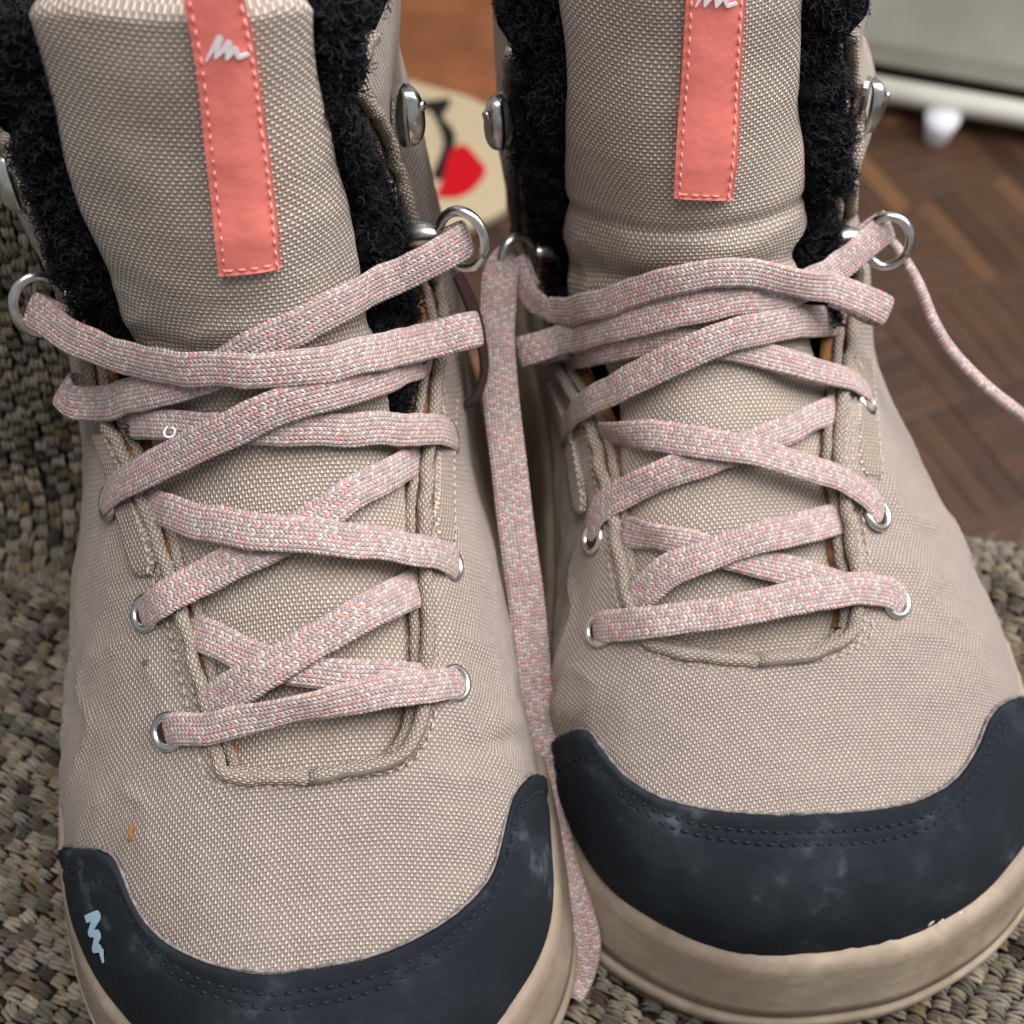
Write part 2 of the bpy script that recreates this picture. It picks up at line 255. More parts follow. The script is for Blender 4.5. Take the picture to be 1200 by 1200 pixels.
DATA=json.loads(r'''{"L":{"W":[[0.0487,0.0487,0.0487,0.04515,0.0486,0.05423,0.05787,0.05998,0.06034,0.05876,0.05633,0.06013,0.06293,0.0615,0.0617,0.0617],[0.05188,0.05188,0.04899,0.04856,0.05198,0.05393,0.05265,0.05157,0.04928,0.04724,0.04359,0.04499,0.03883,0.03386,0.03413,0.03413],[-0.0,-0.00103,-0.00146,-0.00186,-0.00259,-0.00104,0.00124,0.00358,0.00424,0.00389,0.00373,0.00327,0.00249,0.00257,0.00319,0.00598]],"base":[-0.036,-0.024,0.012],"rot":0.10995574287564276,"throatL":[[0.07841,0.0002],[0.079,-0.0524],[0.08009,-0.1296],[0.0818,-0.1818],[0.08552,-0.2068],[0.0934,-0.2271],[0.10405,-0.2583],[0.11466,-0.2851],[0.12187,-0.3152],[0.13065,-0.3423],[0.13747,-0.3764],[0.14375,-0.4096],[0.14819,-0.4396],[0.15165,-0.4661],[0.15479,-0.4914],[0.15837,-0.495],[0.16177,-0.4974],[0.16465,-0.5169],[0.16971,-0.4789],[0.17432,-0.456],[0.17808,-0.4457],[0.18262,-0.4378],[0.18667,-0.4278],[0.19199,-0.4228],[0.19806,-0.4186]],"throatR":[[0.07841,0.0002],[0.07902,0.072],[0.08034,0.1716],[0.08322,0.2438],[0.0881,0.2845],[0.09689,0.3187],[0.10748,0.352],[0.11792,0.3744],[0.12474,0.3846],[0.13157,0.4047],[0.14106,0.4551],[0.14931,0.4938],[0.15654,0.5222],[0.16102,0.5632],[0.16448,0.5652],[0.16851,0.5354],[0.17307,0.5276],[0.17653,0.5191],[0.18366,0.5079],[0.19036,0.4842],[0.19631,0.4279],[0.20305,0.3658],[0.20759,0.3307],[0.20973,0.3762],[0.21147,0.4192]],"tongueL":[[0.16205,-0.3603],[0.16516,-0.3672],[0.16826,-0.3545],[0.17554,-0.332],[0.18369,-0.3188],[0.19189,-0.3098],[0.20033,-0.2951],[0.21009,-0.2886],[0.21631,-0.2916],[0.2209,-0.293]],"tongueR":[[0.16773,0.3382],[0.17169,0.3318],[0.17452,0.3383],[0.18066,0.338],[0.18743,0.326],[0.19685,0.2881],[0.20796,0.2527],[0.21501,0.2374],[0.22313,0.228]],"cap":[[0.08051,-0.8605],[0.07587,-0.6754],[0.07293,-0.5709],[0.06864,-0.5171],[0.06264,-0.4975],[0.05724,-0.471],[0.05265,-0.4273],[0.04754,-0.3373],[0.04325,-0.1979],[0.04115,-0.0408],[0.0416,0.1018],[0.04382,0.2525],[0.04789,0.377],[0.05412,0.4869],[0.06064,0.5539],[0.06806,0.5886],[0.07467,0.6203],[0.07969,0.6816],[0.0847,0.8176]],"labelL":[[0.18265,-0.0532],[0.19355,-0.044],[0.20721,-0.039],[0.22307,-0.0384],[0.23455,-0.0454],[0.23734,-0.0463]],"labelR":[[0.18329,0.0602],[0.19764,0.0651],[0.21114,0.0619],[0.22385,0.0539],[0.23405,0.0384],[0.23687,0.0357]],"logo":[[0.22538,-0.0259],[0.22944,-0.0073],[0.22592,-0.0142],[0.22848,0.0038],[0.22567,-0.0009],[0.22753,0.0142],[0.22584,0.0195],[0.22626,0.0374]],"caplogo":[[0.06277,-0.7197],[0.06177,-0.6353],[0.05981,-0.7259],[0.05849,-0.6664],[0.05671,-0.7449],[0.05607,-0.6902],[0.05355,-0.7192]],"laces":[["La",8.3,[[-47.35,150.96,122.01,-0.112,-0.732,0.672],[-40.21,144.05,121.88,-0.267,-0.721,0.639],[-33.72,138.96,122.29,-0.465,-0.684,0.563],[-26.42,133.95,123.11,-0.692,-0.589,0.417],[-17.02,127.43,126.5,-0.519,-0.727,0.45],[-8.3,123.86,128.46,-0.315,-0.823,0.473],[0.03,122.28,129.22,-0.09,-0.866,0.491],[8.17,122.49,128.7,0.23,-0.83,0.508],[16.3,125.45,126.6,0.555,-0.664,0.501],[24.65,131.57,121.79,0.772,-0.441,0.458],[33.59,142.22,112.16,0.896,-0.253,0.366],[40.15,144.58,110.95,0.711,-0.438,0.549],[43.57,145.8,110.32,0.522,-0.55,0.652]]],["Lb",8.3,[[-45.78,145.14,101.01,-0.386,-0.622,0.681],[-44.21,143.17,100.83,-0.611,-0.539,0.58],[-38.96,140.99,102.18,-0.842,-0.377,0.386],[-28.8,132.94,112.68,-0.724,-0.517,0.457],[-20.24,128.62,119.35,-0.591,-0.641,0.49],[-12.53,126.36,123.85,-0.438,-0.752,0.492],[-6.92,125.75,127.15,-0.299,-0.827,0.476],[0.36,126.32,131.31,-0.082,-0.894,0.442],[8.98,128.38,134.09,0.353,-0.841,0.41],[17.37,133.41,134.04,0.687,-0.647,0.33],[25.88,142.56,129.76,0.862,-0.434,0.261],[34.92,148.09,129.35,0.677,-0.587,0.444],[43.52,153.63,129.16,0.492,-0.672,0.553]]],["Lc",7.4,[[-40.7,151.39,85.94,-0.916,-0.266,0.299],[-35.24,141.16,96.51,-0.847,-0.362,0.389],[-30.54,133.5,103.83,-0.767,-0.452,0.456],[-24.72,127.0,110.22,-0.656,-0.553,0.513],[-15.96,122.29,114.31,-0.491,-0.659,0.57],[-5.3,118.73,116.73,-0.24,-0.743,0.625],[6.48,117.36,116.54,0.128,-0.743,0.657],[19.7,120.35,110.99,0.633,-0.52,0.573],[30.06,126.08,102.13,0.842,-0.306,0.444],[35.62,131.96,93.42,0.915,-0.197,0.352],[38.3,139.27,82.0,0.959,-0.116,0.26],[39.21,143.75,73.59,0.976,-0.072,0.205]]],["Ld",8.2,[[-41.5,128.17,81.33,-0.855,-0.144,0.499],[-37.76,124.12,90.94,-0.791,-0.234,0.565],[-30.92,120.48,100.73,-0.695,-0.364,0.62],[-21.94,117.83,109.37,-0.558,-0.522,0.645],[-12.16,116.98,115.79,-0.378,-0.676,0.632],[-1.26,117.48,120.94,-0.125,-0.79,0.6],[7.37,119.09,123.09,0.167,-0.801,0.575],[15.67,122.84,121.48,0.513,-0.673,0.533],[24.12,129.89,116.16,0.77,-0.448,0.454],[31.39,142.94,104.78,0.91,-0.234,0.342],[34.69,154.7,93.19,0.957,-0.141,0.254],[37.42,171.48,75.4,0.988,-0.074,0.132]]],["Le",8.0,[[-35.05,130.24,85.3,-0.833,-0.209,0.512],[-30.39,122.34,92.59,-0.736,-0.296,0.609],[-26.55,116.46,97.4,-0.639,-0.373,0.673],[-21.7,111.11,101.13,-0.521,-0.453,0.723],[-14.19,105.92,103.72,-0.358,-0.536,0.764],[-3.69,101.51,105.44,-0.145,-0.581,0.801],[7.96,99.63,104.49,0.117,-0.561,0.819],[19.48,99.47,100.38,0.432,-0.457,0.777],[29.58,101.52,92.79,0.68,-0.306,0.666],[33.4,102.92,87.74,0.766,-0.234,0.599],[35.3,104.05,82.33,0.824,-0.178,0.539],[35.76,105.36,76.05,0.871,-0.127,0.475]]],["Lf",8.0,[[-31.77,97.76,81.97,-0.621,-0.286,0.73],[-28.8,96.41,87.88,-0.55,-0.333,0.766],[-24.73,96.01,92.19,-0.482,-0.376,0.792],[-18.08,97.05,95.57,-0.388,-0.451,0.804],[-9.84,98.74,98.88,-0.258,-0.509,0.822],[0.97,101.25,102.63,-0.058,-0.57,0.819],[13.37,107.01,105.05,0.33,-0.559,0.761],[22.18,113.71,102.85,0.647,-0.394,0.653],[27.6,121.57,96.69,0.824,-0.241,0.513],[30.88,129.77,88.9,0.911,-0.154,0.384],[32.96,137.92,79.99,0.956,-0.103,0.276]]],["Lg",7.6,[[-24.13,96.7,82.7,-0.523,-0.349,0.777],[-21.58,93.3,85.21,-0.451,-0.392,0.802],[-18.92,90.15,87.7,-0.382,-0.429,0.818],[-14.62,86.49,90.11,-0.291,-0.469,0.834],[-7.85,82.46,89.69,-0.175,-0.488,0.855],[0.46,79.11,88.81,-0.046,-0.503,0.863],[10.42,77.09,87.3,0.119,-0.497,0.859],[18.77,76.59,85.43,0.301,-0.453,0.839],[25.5,77.59,81.78,0.474,-0.379,0.795],[30.69,79.74,76.27,0.64,-0.276,0.716]]],["Lh",8.4,[[-17.78,75.75,81.07,-0.306,-0.43,0.85],[-14.19,75.7,84.9,-0.246,-0.452,0.858],[-5.6,77.56,90.09,-0.127,-0.489,0.863],[3.03,80.77,92.66,-0.014,-0.512,0.859],[12.45,84.85,94.28,0.182,-0.502,0.845],[20.96,90.13,92.9,0.427,-0.408,0.807],[25.86,95.66,87.72,0.62,-0.302,0.724],[28.59,99.94,83.1,0.739,-0.219,0.637],[30.3,103.62,78.7,0.817,-0.183,0.547]]],["Li",7.4,[[-27.11,74.57,75.43,-0.452,-0.367,0.813],[-24.36,72.99,79.25,-0.388,-0.397,0.832],[-16.59,70.77,83.23,-0.258,-0.45,0.855],[-7.03,69.9,86.26,-0.124,-0.489,0.863],[2.15,70.57,87.36,-0.014,-0.506,0.862],[11.26,71.72,87.56,0.121,-0.499,0.858],[20.35,73.32,86.19,0.308,-0.453,0.837],[28.88,76.07,81.72,0.523,-0.355,0.775],[32.75,78.27,77.48,0.644,-0.276,0.714],[34.76,80.67,72.13,0.745,-0.194,0.639]]]],"rings":[[42.67,154.24,128.91,0.423,-0.476,0.771,0.1667,0.758],[-45.83,151.87,122.15,-0.358,-0.652,0.668,0.1514,-0.766]],"hooks":[[34.16,175.52,144.26,0.441,-0.532,0.723,0.1868,0.619],[-45.58,162.78,145.11,-0.334,-0.651,0.682,0.1883,-0.466]],"eyelets":[[33.47,78.88,76.19,0.672,-0.254,0.695,0.0975,0.425],[-25.97,73.32,78.14,-0.416,-0.384,0.824,0.0924,-0.332],[34.96,104.16,82.89,0.819,-0.183,0.544,0.122,0.479],[-29.82,96.74,86.48,-0.571,-0.32,0.756,0.1168,-0.387],[-38.71,124.49,88.67,-0.805,-0.211,0.555,0.1391,-0.506],[38.04,137.67,84.06,0.952,-0.127,0.278,0.1449,0.584]],"tacks":[[-31.29,110.19,91.47,-0.654,-0.33,0.681,0.1299,-0.405],[34.82,114.27,86.16,0.854,-0.117,0.507,0.1311,0.488]],"loop":[[42.3,170.2,103.0],[43.8,168.0,100.0],[45.6,165.0,95.0],[46.9,161.3,88.0],[46.9,157.9,82.0],[44.8,154.6,78.0],[42.4,153.6,76.0]],"tongue_wide":1.02,"tongue_top":0.2315,"tongue_seams":[[0.1635,0.0012,0.0022],[0.108,0.0005,0.004]],"collar_v":0.203,"fleece_v0":0.15,"fleece_over":-0.035,"creases":[[0.088,0.62,0.0022,0.16,-0.0012,0.02],[0.094,0.7,0.003,0.14,0.001,0.02],[0.135,-0.55,0.004,0.1,-0.0008,0.0]],"twists":{"Li":[[0.45,0.16,0.7]],"Ld":[[0.9,0.1,0.8]],"Lc":[[0.08,0.08,0.5]]},"marks":[["rust_fleck","rust",0.07411069002383129,-0.4513338296103482,[[-0.008,-0.0011],[0.0,-0.0006],[0.006,0.0006],[0.014,0.0018],[0.006,0.0018],[0.0,0.0009],[-0.006,0.0]]],["dirt_fleck","grey_dirt",0.1071998054538069,-0.39034693473445337,[[-0.004,-0.0004],[0.004,-0.0005],[0.006,0.0003],[-0.002,0.0006]]]],"ends":{"La":[1,1],"Lb":[1,1],"Li":[1,1]},"wraps":{"La":[[0,0.0013,0.006],[1,0.003,0.01]],"Lb":[[0,0.003,0.012],[1,0.0013,0.006]]},"thread_loop":[-19.256621317703722,122.43068350677368,113.21103342120078,-0.5454764327974765,-0.6199197667773744,0.5640522529174278]},"R":{"W":[[0.06485,0.06485,0.06389,0.06286,0.06501,0.06365,0.06215,0.05938,0.05358,0.04799,0.04365,0.04407,0.04728,0.04688,0.04708,0.04708],[0.0635,0.05019,0.05409,0.06044,0.0637,0.06251,0.06275,0.0626,0.05968,0.05434,0.04988,0.05687,0.0567,0.0466,0.04476,0.04476],[-0.0,-0.00541,-0.00986,-0.0135,-0.01545,-0.01636,-0.01646,-0.01841,-0.01793,-0.0176,-0.01702,-0.01692,-0.01768,-0.01831,-0.01902,-0.02126]],"base":[0.08,0.0142,0.0],"rot":0.15707963267948966,"throatR":[[0.07714,-0.0081],[0.07648,0.0788],[0.07707,0.1419],[0.07904,0.2019],[0.08224,0.2464],[0.08909,0.2824],[0.09695,0.2898],[0.10679,0.303],[0.11468,0.3189],[0.12252,0.3378],[0.13032,0.3725],[0.13777,0.4239],[0.14446,0.4773],[0.15037,0.4937],[0.15456,0.4877],[0.15878,0.466],[0.16282,0.4588],[0.16648,0.4655],[0.17491,0.4148],[0.17984,0.4252],[0.18442,0.4488],[0.18858,0.4621],[0.19696,0.4176],[0.20128,0.3963]],"throatL":[[0.07714,-0.0081],[0.07888,-0.0816],[0.08126,-0.1661],[0.08407,-0.2349],[0.08862,-0.2815],[0.09555,-0.3172],[0.10489,-0.3625],[0.1148,-0.3924],[0.12283,-0.4271],[0.12874,-0.452],[0.13448,-0.4825],[0.13923,-0.5343],[0.14386,-0.5914],[0.148,-0.6423],[0.15184,-0.6972],[0.15624,-0.7177],[0.15985,-0.7154],[0.1633,-0.7059],[0.16764,-0.6748],[0.17435,-0.6299],[0.18107,-0.6126],[0.18868,-0.5909],[0.19617,-0.5491]],"tongueL":[[0.15922,-0.567],[0.16177,-0.5416],[0.16581,-0.4894],[0.17229,-0.4448],[0.18243,-0.4064],[0.18996,-0.3757],[0.19944,-0.3437],[0.20792,-0.3427],[0.21458,-0.3487]],"tongueR":[[0.15754,0.3238],[0.16258,0.2992],[0.17076,0.2911],[0.17997,0.2671],[0.1872,0.2663],[0.19694,0.242],[0.20801,0.2296],[0.21534,0.2224]],"cap":[[0.07717,-0.8467],[0.07537,-0.7375],[0.07383,-0.6323],[0.07122,-0.5476],[0.06618,-0.5021],[0.06005,-0.4493],[0.05329,-0.3578],[0.04777,-0.2307],[0.04412,-0.0925],[0.0419,0.0304],[0.04085,0.1864],[0.0416,0.3161],[0.0442,0.4272],[0.04918,0.5173],[0.05549,0.5756],[0.06081,0.61],[0.06505,0.6577],[0.06828,0.7318],[0.07113,0.8277]],"labelL":[[0.18322,-0.0834],[0.19276,-0.0773],[0.20766,-0.0675],[0.22344,-0.0591],[0.22928,-0.0556]],"labelR":[[0.18128,0.0393],[0.19348,0.0457],[0.21017,0.0462],[0.22232,0.0489],[0.22817,0.0505]],"logo":[[0.22477,-0.0415],[0.22897,-0.0206],[0.22485,-0.0265],[0.22784,-0.0056],[0.2245,-0.0068],[0.22653,0.0068],[0.22443,0.0134],[0.22469,0.0293]],"laces":[["Ra",7.4,[[-54.34,162.88,101.22,-0.537,-0.579,0.614],[-53.26,156.4,99.85,-0.685,-0.49,0.539],[-50.7,151.37,99.22,-0.848,-0.346,0.402],[-46.71,147.73,99.66,-0.975,-0.128,0.179],[-41.65,135.73,112.69,-0.912,-0.274,0.305],[-33.97,128.52,123.18,-0.751,-0.54,0.38],[-25.15,124.67,129.81,-0.406,-0.806,0.431],[-15.06,123.59,131.35,0.066,-0.881,0.469],[-5.98,123.97,128.28,0.32,-0.802,0.505],[3.47,124.43,124.51,0.492,-0.692,0.528],[12.41,127.39,118.52,0.62,-0.61,0.494],[19.89,126.43,115.02,0.368,-0.69,0.623],[25.05,125.22,112.07,0.157,-0.71,0.686]]],["Rb",8.2,[[-54.34,144.19,91.06,-0.684,-0.469,0.559],[-52.72,143.79,91.84,-0.847,-0.332,0.414],[-46.26,142.49,95.21,-0.976,-0.121,0.184],[-38.41,129.72,111.7,-0.866,-0.335,0.371],[-29.63,123.55,120.34,-0.603,-0.622,0.5],[-20.22,121.31,124.33,-0.164,-0.822,0.546],[-9.55,122.4,123.87,0.219,-0.813,0.54],[0.4,125.18,121.05,0.456,-0.721,0.522],[9.33,130.32,118.26,0.616,-0.599,0.512],[18.27,137.54,114.95,0.728,-0.434,0.531],[25.22,142.24,115.41,0.468,-0.581,0.666],[32.52,147.02,115.85,0.234,-0.654,0.719]]],["Rc",6.4,[[-39.18,185.92,35.75,-0.996,0.003,-0.086],[-42.89,152.72,75.09,-0.998,-0.042,0.048],[-42.38,139.84,91.28,-0.977,-0.111,0.182],[-38.25,128.57,105.13,-0.892,-0.274,0.36],[-30.65,122.24,113.33,-0.667,-0.527,0.526],[-21.18,118.15,116.15,-0.206,-0.734,0.647],[-9.6,116.39,113.55,0.23,-0.698,0.679],[1.7,115.62,108.4,0.464,-0.553,0.692],[12.66,116.69,101.39,0.609,-0.395,0.687],[19.89,118.98,95.01,0.688,-0.286,0.667],[25.7,121.16,87.32,0.743,-0.188,0.642],[28.99,122.77,79.9,0.78,-0.117,0.615]]],["Rd",8.0,[[-45.15,140.07,59.92,-0.995,0.085,0.055],[-46.26,131.84,75.28,-0.985,0.046,0.167],[-45.47,126.8,86.59,-0.963,-0.027,0.266],[-41.79,120.94,98.25,-0.896,-0.171,0.41],[-35.24,117.0,107.64,-0.732,-0.399,0.553],[-25.75,115.57,115.31,-0.378,-0.657,0.653],[-15.58,116.29,118.59,0.043,-0.764,0.644],[-4.02,119.52,117.02,0.356,-0.734,0.579],[7.31,125.35,110.64,0.588,-0.633,0.504],[19.36,134.97,98.79,0.764,-0.494,0.415],[40.17,164.18,64.56,0.951,-0.264,0.163]]],["Re",7.4,[[-40.77,132.57,72.62,-0.987,0.052,0.152],[-40.93,123.26,82.83,-0.957,0.018,0.29],[-39.99,115.63,90.82,-0.892,-0.077,0.445],[-36.32,108.65,98.5,-0.714,-0.291,0.637],[-29.35,103.49,102.33,-0.411,-0.488,0.77],[-18.03,98.7,103.66,-0.011,-0.557,0.83],[-7.79,96.13,100.86,0.185,-0.511,0.839],[3.01,93.84,96.24,0.33,-0.422,0.844],[10.37,92.9,92.06,0.412,-0.365,0.835],[15.43,91.85,87.75,0.462,-0.328,0.824],[19.27,90.36,83.21,0.495,-0.311,0.811],[21.89,89.93,77.64,0.53,-0.292,0.796]]],["Rf",7.6,[[-47.41,97.82,72.05,-0.928,0.076,0.365],[-46.91,97.78,78.49,-0.888,0.009,0.461],[-45.08,98.45,84.78,-0.831,-0.072,0.552],[-41.12,98.09,90.48,-0.728,-0.187,0.66],[-35.28,97.43,94.71,-0.56,-0.336,0.757],[-28.16,97.45,98.0,-0.327,-0.469,0.82],[-17.7,98.39,100.58,-0.001,-0.542,0.84],[-6.38,101.28,100.85,0.232,-0.533,0.814],[4.09,106.5,98.52,0.431,-0.472,0.769],[12.84,112.41,93.12,0.591,-0.347,0.729],[22.98,122.43,81.77,0.755,-0.165,0.635]]],["Rg",7.4,[[-41.84,101.59,74.68,-0.917,0.044,0.397],[-41.02,95.55,81.07,-0.808,-0.09,0.583],[-39.4,91.18,84.95,-0.667,-0.225,0.71],[-35.0,86.63,88.87,-0.437,-0.383,0.814],[-28.46,83.21,89.64,-0.218,-0.468,0.856],[-20.48,79.6,88.68,-0.034,-0.505,0.863],[-13.87,77.24,87.21,0.049,-0.503,0.863],[-5.69,75.06,85.05,0.142,-0.486,0.862],[2.67,72.79,82.24,0.226,-0.461,0.858],[9.22,72.79,77.67,0.296,-0.434,0.851]]],["Rh",8.0,[[-42.11,75.82,77.79,-0.542,-0.281,0.792],[-39.57,76.43,82.03,-0.449,-0.337,0.828],[-35.28,77.35,86.32,-0.333,-0.401,0.854],[-30.57,78.15,89.18,-0.225,-0.456,0.861],[-21.25,79.53,91.38,-0.048,-0.505,0.862],[-10.46,81.09,91.97,0.098,-0.505,0.858],[-0.95,83.49,89.67,0.227,-0.472,0.852],[6.62,86.79,85.59,0.338,-0.424,0.84],[14.82,91.6,78.98,0.474,-0.332,0.815]]],["Ri",8.0,[[-50.47,76.76,68.45,-0.84,-0.01,0.542],[-49.19,73.75,74.42,-0.703,-0.177,0.689],[-43.06,70.29,80.19,-0.457,-0.365,0.811],[-36.99,68.44,83.17,-0.288,-0.451,0.845],[-23.12,67.3,85.08,-0.049,-0.512,0.857],[-8.47,68.04,85.12,0.095,-0.501,0.861],[1.8,69.13,83.96,0.202,-0.473,0.857],[9.62,70.36,81.46,0.285,-0.44,0.851],[16.15,70.78,78.03,0.353,-0.409,0.841],[20.13,70.08,74.03,0.394,-0.377,0.838],[22.29,69.35,69.31,0.421,-0.352,0.836]]]],"rings":[[32.3,144.74,113.64,0.319,-0.488,0.812,0.1592,0.651],[-53.71,164.2,101.59,-0.453,-0.486,0.748,0.1613,-0.767]],"hooks":[[28.3,163.29,138.73,0.314,-0.545,0.777,0.1829,0.499],[-57.03,172.55,137.27,-0.448,-0.547,0.707,0.1793,-0.687]],"eyelets":[[-49.71,73.81,73.3,-0.727,-0.158,0.668,0.0919,-0.436],[19.8,69.93,74.35,0.39,-0.379,0.839,0.0883,0.382],[19.59,88.89,82.44,0.489,-0.324,0.809,0.1085,0.396],[-47.36,95.41,78.49,-0.875,-0.004,0.483,0.1132,-0.491],[25.37,118.77,87.3,0.727,-0.192,0.659,0.1348,0.497],[-46.7,130.44,74.36,-0.983,0.063,0.174,0.1375,-0.646]],"tacks":[[-48.03,112.9,75.19,-0.96,0.054,0.274,0.1263,-0.595],[21.81,104.04,85.93,0.609,-0.252,0.752,0.1228,0.441]],"hang":[[-53.8,166.5,100.0],[-56.5,162.6,103.0],[-58.9,157.9,103.0],[-60.3,151.8,100.0],[-61.9,144.2,97.0],[-62.7,135.0,92.0],[-63.1,125.8,87.0],[-63.2,116.1,81.0],[-63.4,107.3,75.0],[-63.4,98.2,69.0],[-63.2,89.9,62.0],[-63.5,81.4,55.0],[-63.6,73.0,48.0],[-63.9,63.3,41.0],[-63.9,53.0,34.0],[-63.3,40.1,28.0],[-61.6,29.0,23.0],[-60.5,21.4,17.0],[-62.7,16.1,12.0],[-65.9,12.2,10.0]],"side":[[36.3,150.1,108.0],[37.3,145.5,108.0],[40.5,139.1,104.0],[43.5,130.8,98.0],[48.4,125.4,92.0],[55.1,116.7,88.0],[66.3,114.6,78.0],[81.3,111.7,64.0],[102.4,106.4,40.0],[116.7,94.3,16.0],[117.8,75.4,5.0]],"tongue_wide":1.05,"tongue_top":0.2345,"tongue_seams":[[0.1625,0.0015,0.0018],[0.1735,0.001,0.0012],[0.168,-0.0008,0.003],[0.1,0.0006,0.004]],"collar_v":0.191,"fleece_v0":0.15,"fleece_over":-0.035,"creases":[[0.082,-0.72,0.004,0.16,0.0014,-0.02],[0.075,-0.7,0.003,0.16,-0.0012,-0.02],[0.12,-0.62,0.004,0.12,-0.0012,0.0]],"twists":{"Ra":[[0.7,0.07,0.55]],"Re":[[0.27,0.09,0.75]],"Rf":[[0.27,0.1,0.75]],"Rd":[[0.9,0.12,0.8]],"Rg":[[0.3,0.09,0.6]],"Rc":[[0.15,0.2,0.5]]},"marks":[["pale_scuff","chip",0.01655857414026607,0.6873762599747811,[[0.006830717549252898,0.0],[0.006467087961334336,0.00022927424674576058],[0.0007960082207902475,0.0007769906236840837],[-0.0030666370134224768,0.00039078654083740433],[-0.010122593974464982,0.00019956176322400094],[-0.00918086565655959,-0.00020062622183956562],[-0.004263976796453979,-0.0003501482341979266],[0.0014747374604848773,-0.0007938789866723427],[0.005971288852330043,-0.0004726065893559056]]],["pale_scuff","chip",0.017387271908363432,0.7587022202712598,[[0.009276850551606949,0.0],[0.004901226492755741,0.00021684973687620916],[0.0017286929551956196,0.0005758518011039044],[-0.0045138123806006385,0.0007033547679897899],[-0.008456055175450884,0.00028593033728077205],[-0.006567071254950134,-0.0002627711812895055],[-0.0036513374239358336,-0.0007308114412861855],[0.0017414578098305016,-0.00036889315728616637],[0.00410282938562672,-0.00028385459140809757]]],["pale_scuff","chip",0.020652535138937562,0.8860749681145655,[[0.007180701597591734,0.0],[0.005011002499340203,0.00029289334651471435],[0.0009907423502588189,0.0005421280780406939],[-0.003476462192465619,0.0006083179729257502],[-0.007025884563399702,0.00024431856900934804],[-0.007904074270796979,-0.0002542922192120707],[-0.0037106286901569183,-0.000302771556871569],[0.0014633019840689038,-0.0007200755311349607],[0.006640416887774718,-0.0003490347879756503]]],["pale_scuff","chip",0.02024584285012356,0.8241108687933065,[[0.008278260466613811,0.0],[0.00409913419265141,0.0001942502993968282],[0.001458614000722222,0.0007318522655927208],[-0.0021492772205521505,0.0005656069608306995],[-0.005659620670389768,0.00011760092557167193],[-0.005073390960807344,-0.00021812830337154639],[-0.0042502429242196145,-0.0002537571920229275],[0.001234639449502984,-0.00028894161878790733],[0.005876471121454276,-0.0002761534399374634]]]],"ends":{"Ra":[0.8,1],"Rb":[1,1],"Ri":[1,0.85]},"wraps":{"Ra":[[0,0.0013,0.006],[1,0.003,0.01]],"Rb":[[0,0.003,0.01],[1,0.0013,0.006]]}}}''')
class Boot:
    def __init__(s,key):
        s.d=DATA[key]; s.W=[np.array(a) for a in s.d['W']]
        gv=np.linspace(0,VMAX,180); gq=np.linspace(-1,1,121); P=S(gv[:,None],gq[None],*s.W)
        L=np.linalg.norm(np.diff(P,axis=1),axis=2); c=np.concatenate([np.zeros((180,1)),np.cumsum(L,1)],1); s.arc=c-c[:,60:61]
    def U(s,v,q):
        fv=np.clip(v/VMAX*179,0,178.999); fq=np.clip((q+1)*60,0,119.999); i=fv.astype(int); j=fq.astype(int); a=fv-i; b=fq-j; A=s.arc
        return (A[i,j]*(1-a)+A[i+1,j]*a)*(1-b)+(A[i,j+1]*(1-a)+A[i+1,j+1]*a)*b
    def SN(s,v,q):
        v,q=np.broadcast_arrays(np.asarray(v,float),np.asarray(q,float)); e=1e-4
        P=S(v,q,*s.W); a=S(np.minimum(v+e,VMAX),q,*s.W)-S(np.maximum(v-e,0),q,*s.W); c=S(v,np.clip(q+1e-3,-1,1),*s.W)-S(v,np.clip(q-1e-3,-1,1),*s.W)
        return P,unit(np.cross(c,a))
    def at(s,v,q,h=0.):
        P,n=s.SN(v,q); return P+n*np.broadcast_to(np.asarray(h,float),P.shape[:-1])[...,None]
def vnoise(P,scale,seed=0.):
    return np.array([noise.noise(Vector((p[0]*scale+seed,p[1]*scale,p[2]*scale))) for p in P.reshape(-1,3)]).reshape(P.shape[:-1])
def fibres(name,P,N,parent,length=.006,width=.00035,curl=.9,mat='fibre',segs=4,down=0.):
    n=len(P); coh=np.stack([vnoise(P,240.,1.),vnoise(P,240.,21.),vnoise(P,240.,41.)],1); d=unit(N+RNG.normal(0,.35,(n,3))+coh*2.2+np.array([0,0,-down])); ax=unit(RNG.normal(0,1,(n,3))); L=length*RNG.uniform(.5,1.25,n)
    pos=P.copy(); rows=[]
    for k in range(segs+1):
        side=unit(np.cross(d,ax)); w=width*(1-.75*k/segs)
        rows.append(np.stack([pos-side*w,pos+side*w],1)); pos=pos+d*(L/segs)[:,None]
        d=unit(d+np.cross(d,ax)*curl*.6+RNG.normal(0,.22,(n,3)))
    V=np.stack(rows,1).reshape(-1,3)   # n,segs+1,2
    F=[]; st=(segs+1)*2
    for i in range(n):
        b=i*st
        for k in range(segs): F.append((b+2*k,b+2*k+1,b+2*k+3,b+2*k+2))
    return mesh_obj(name,V,F,mat,parent,kind='stuff')

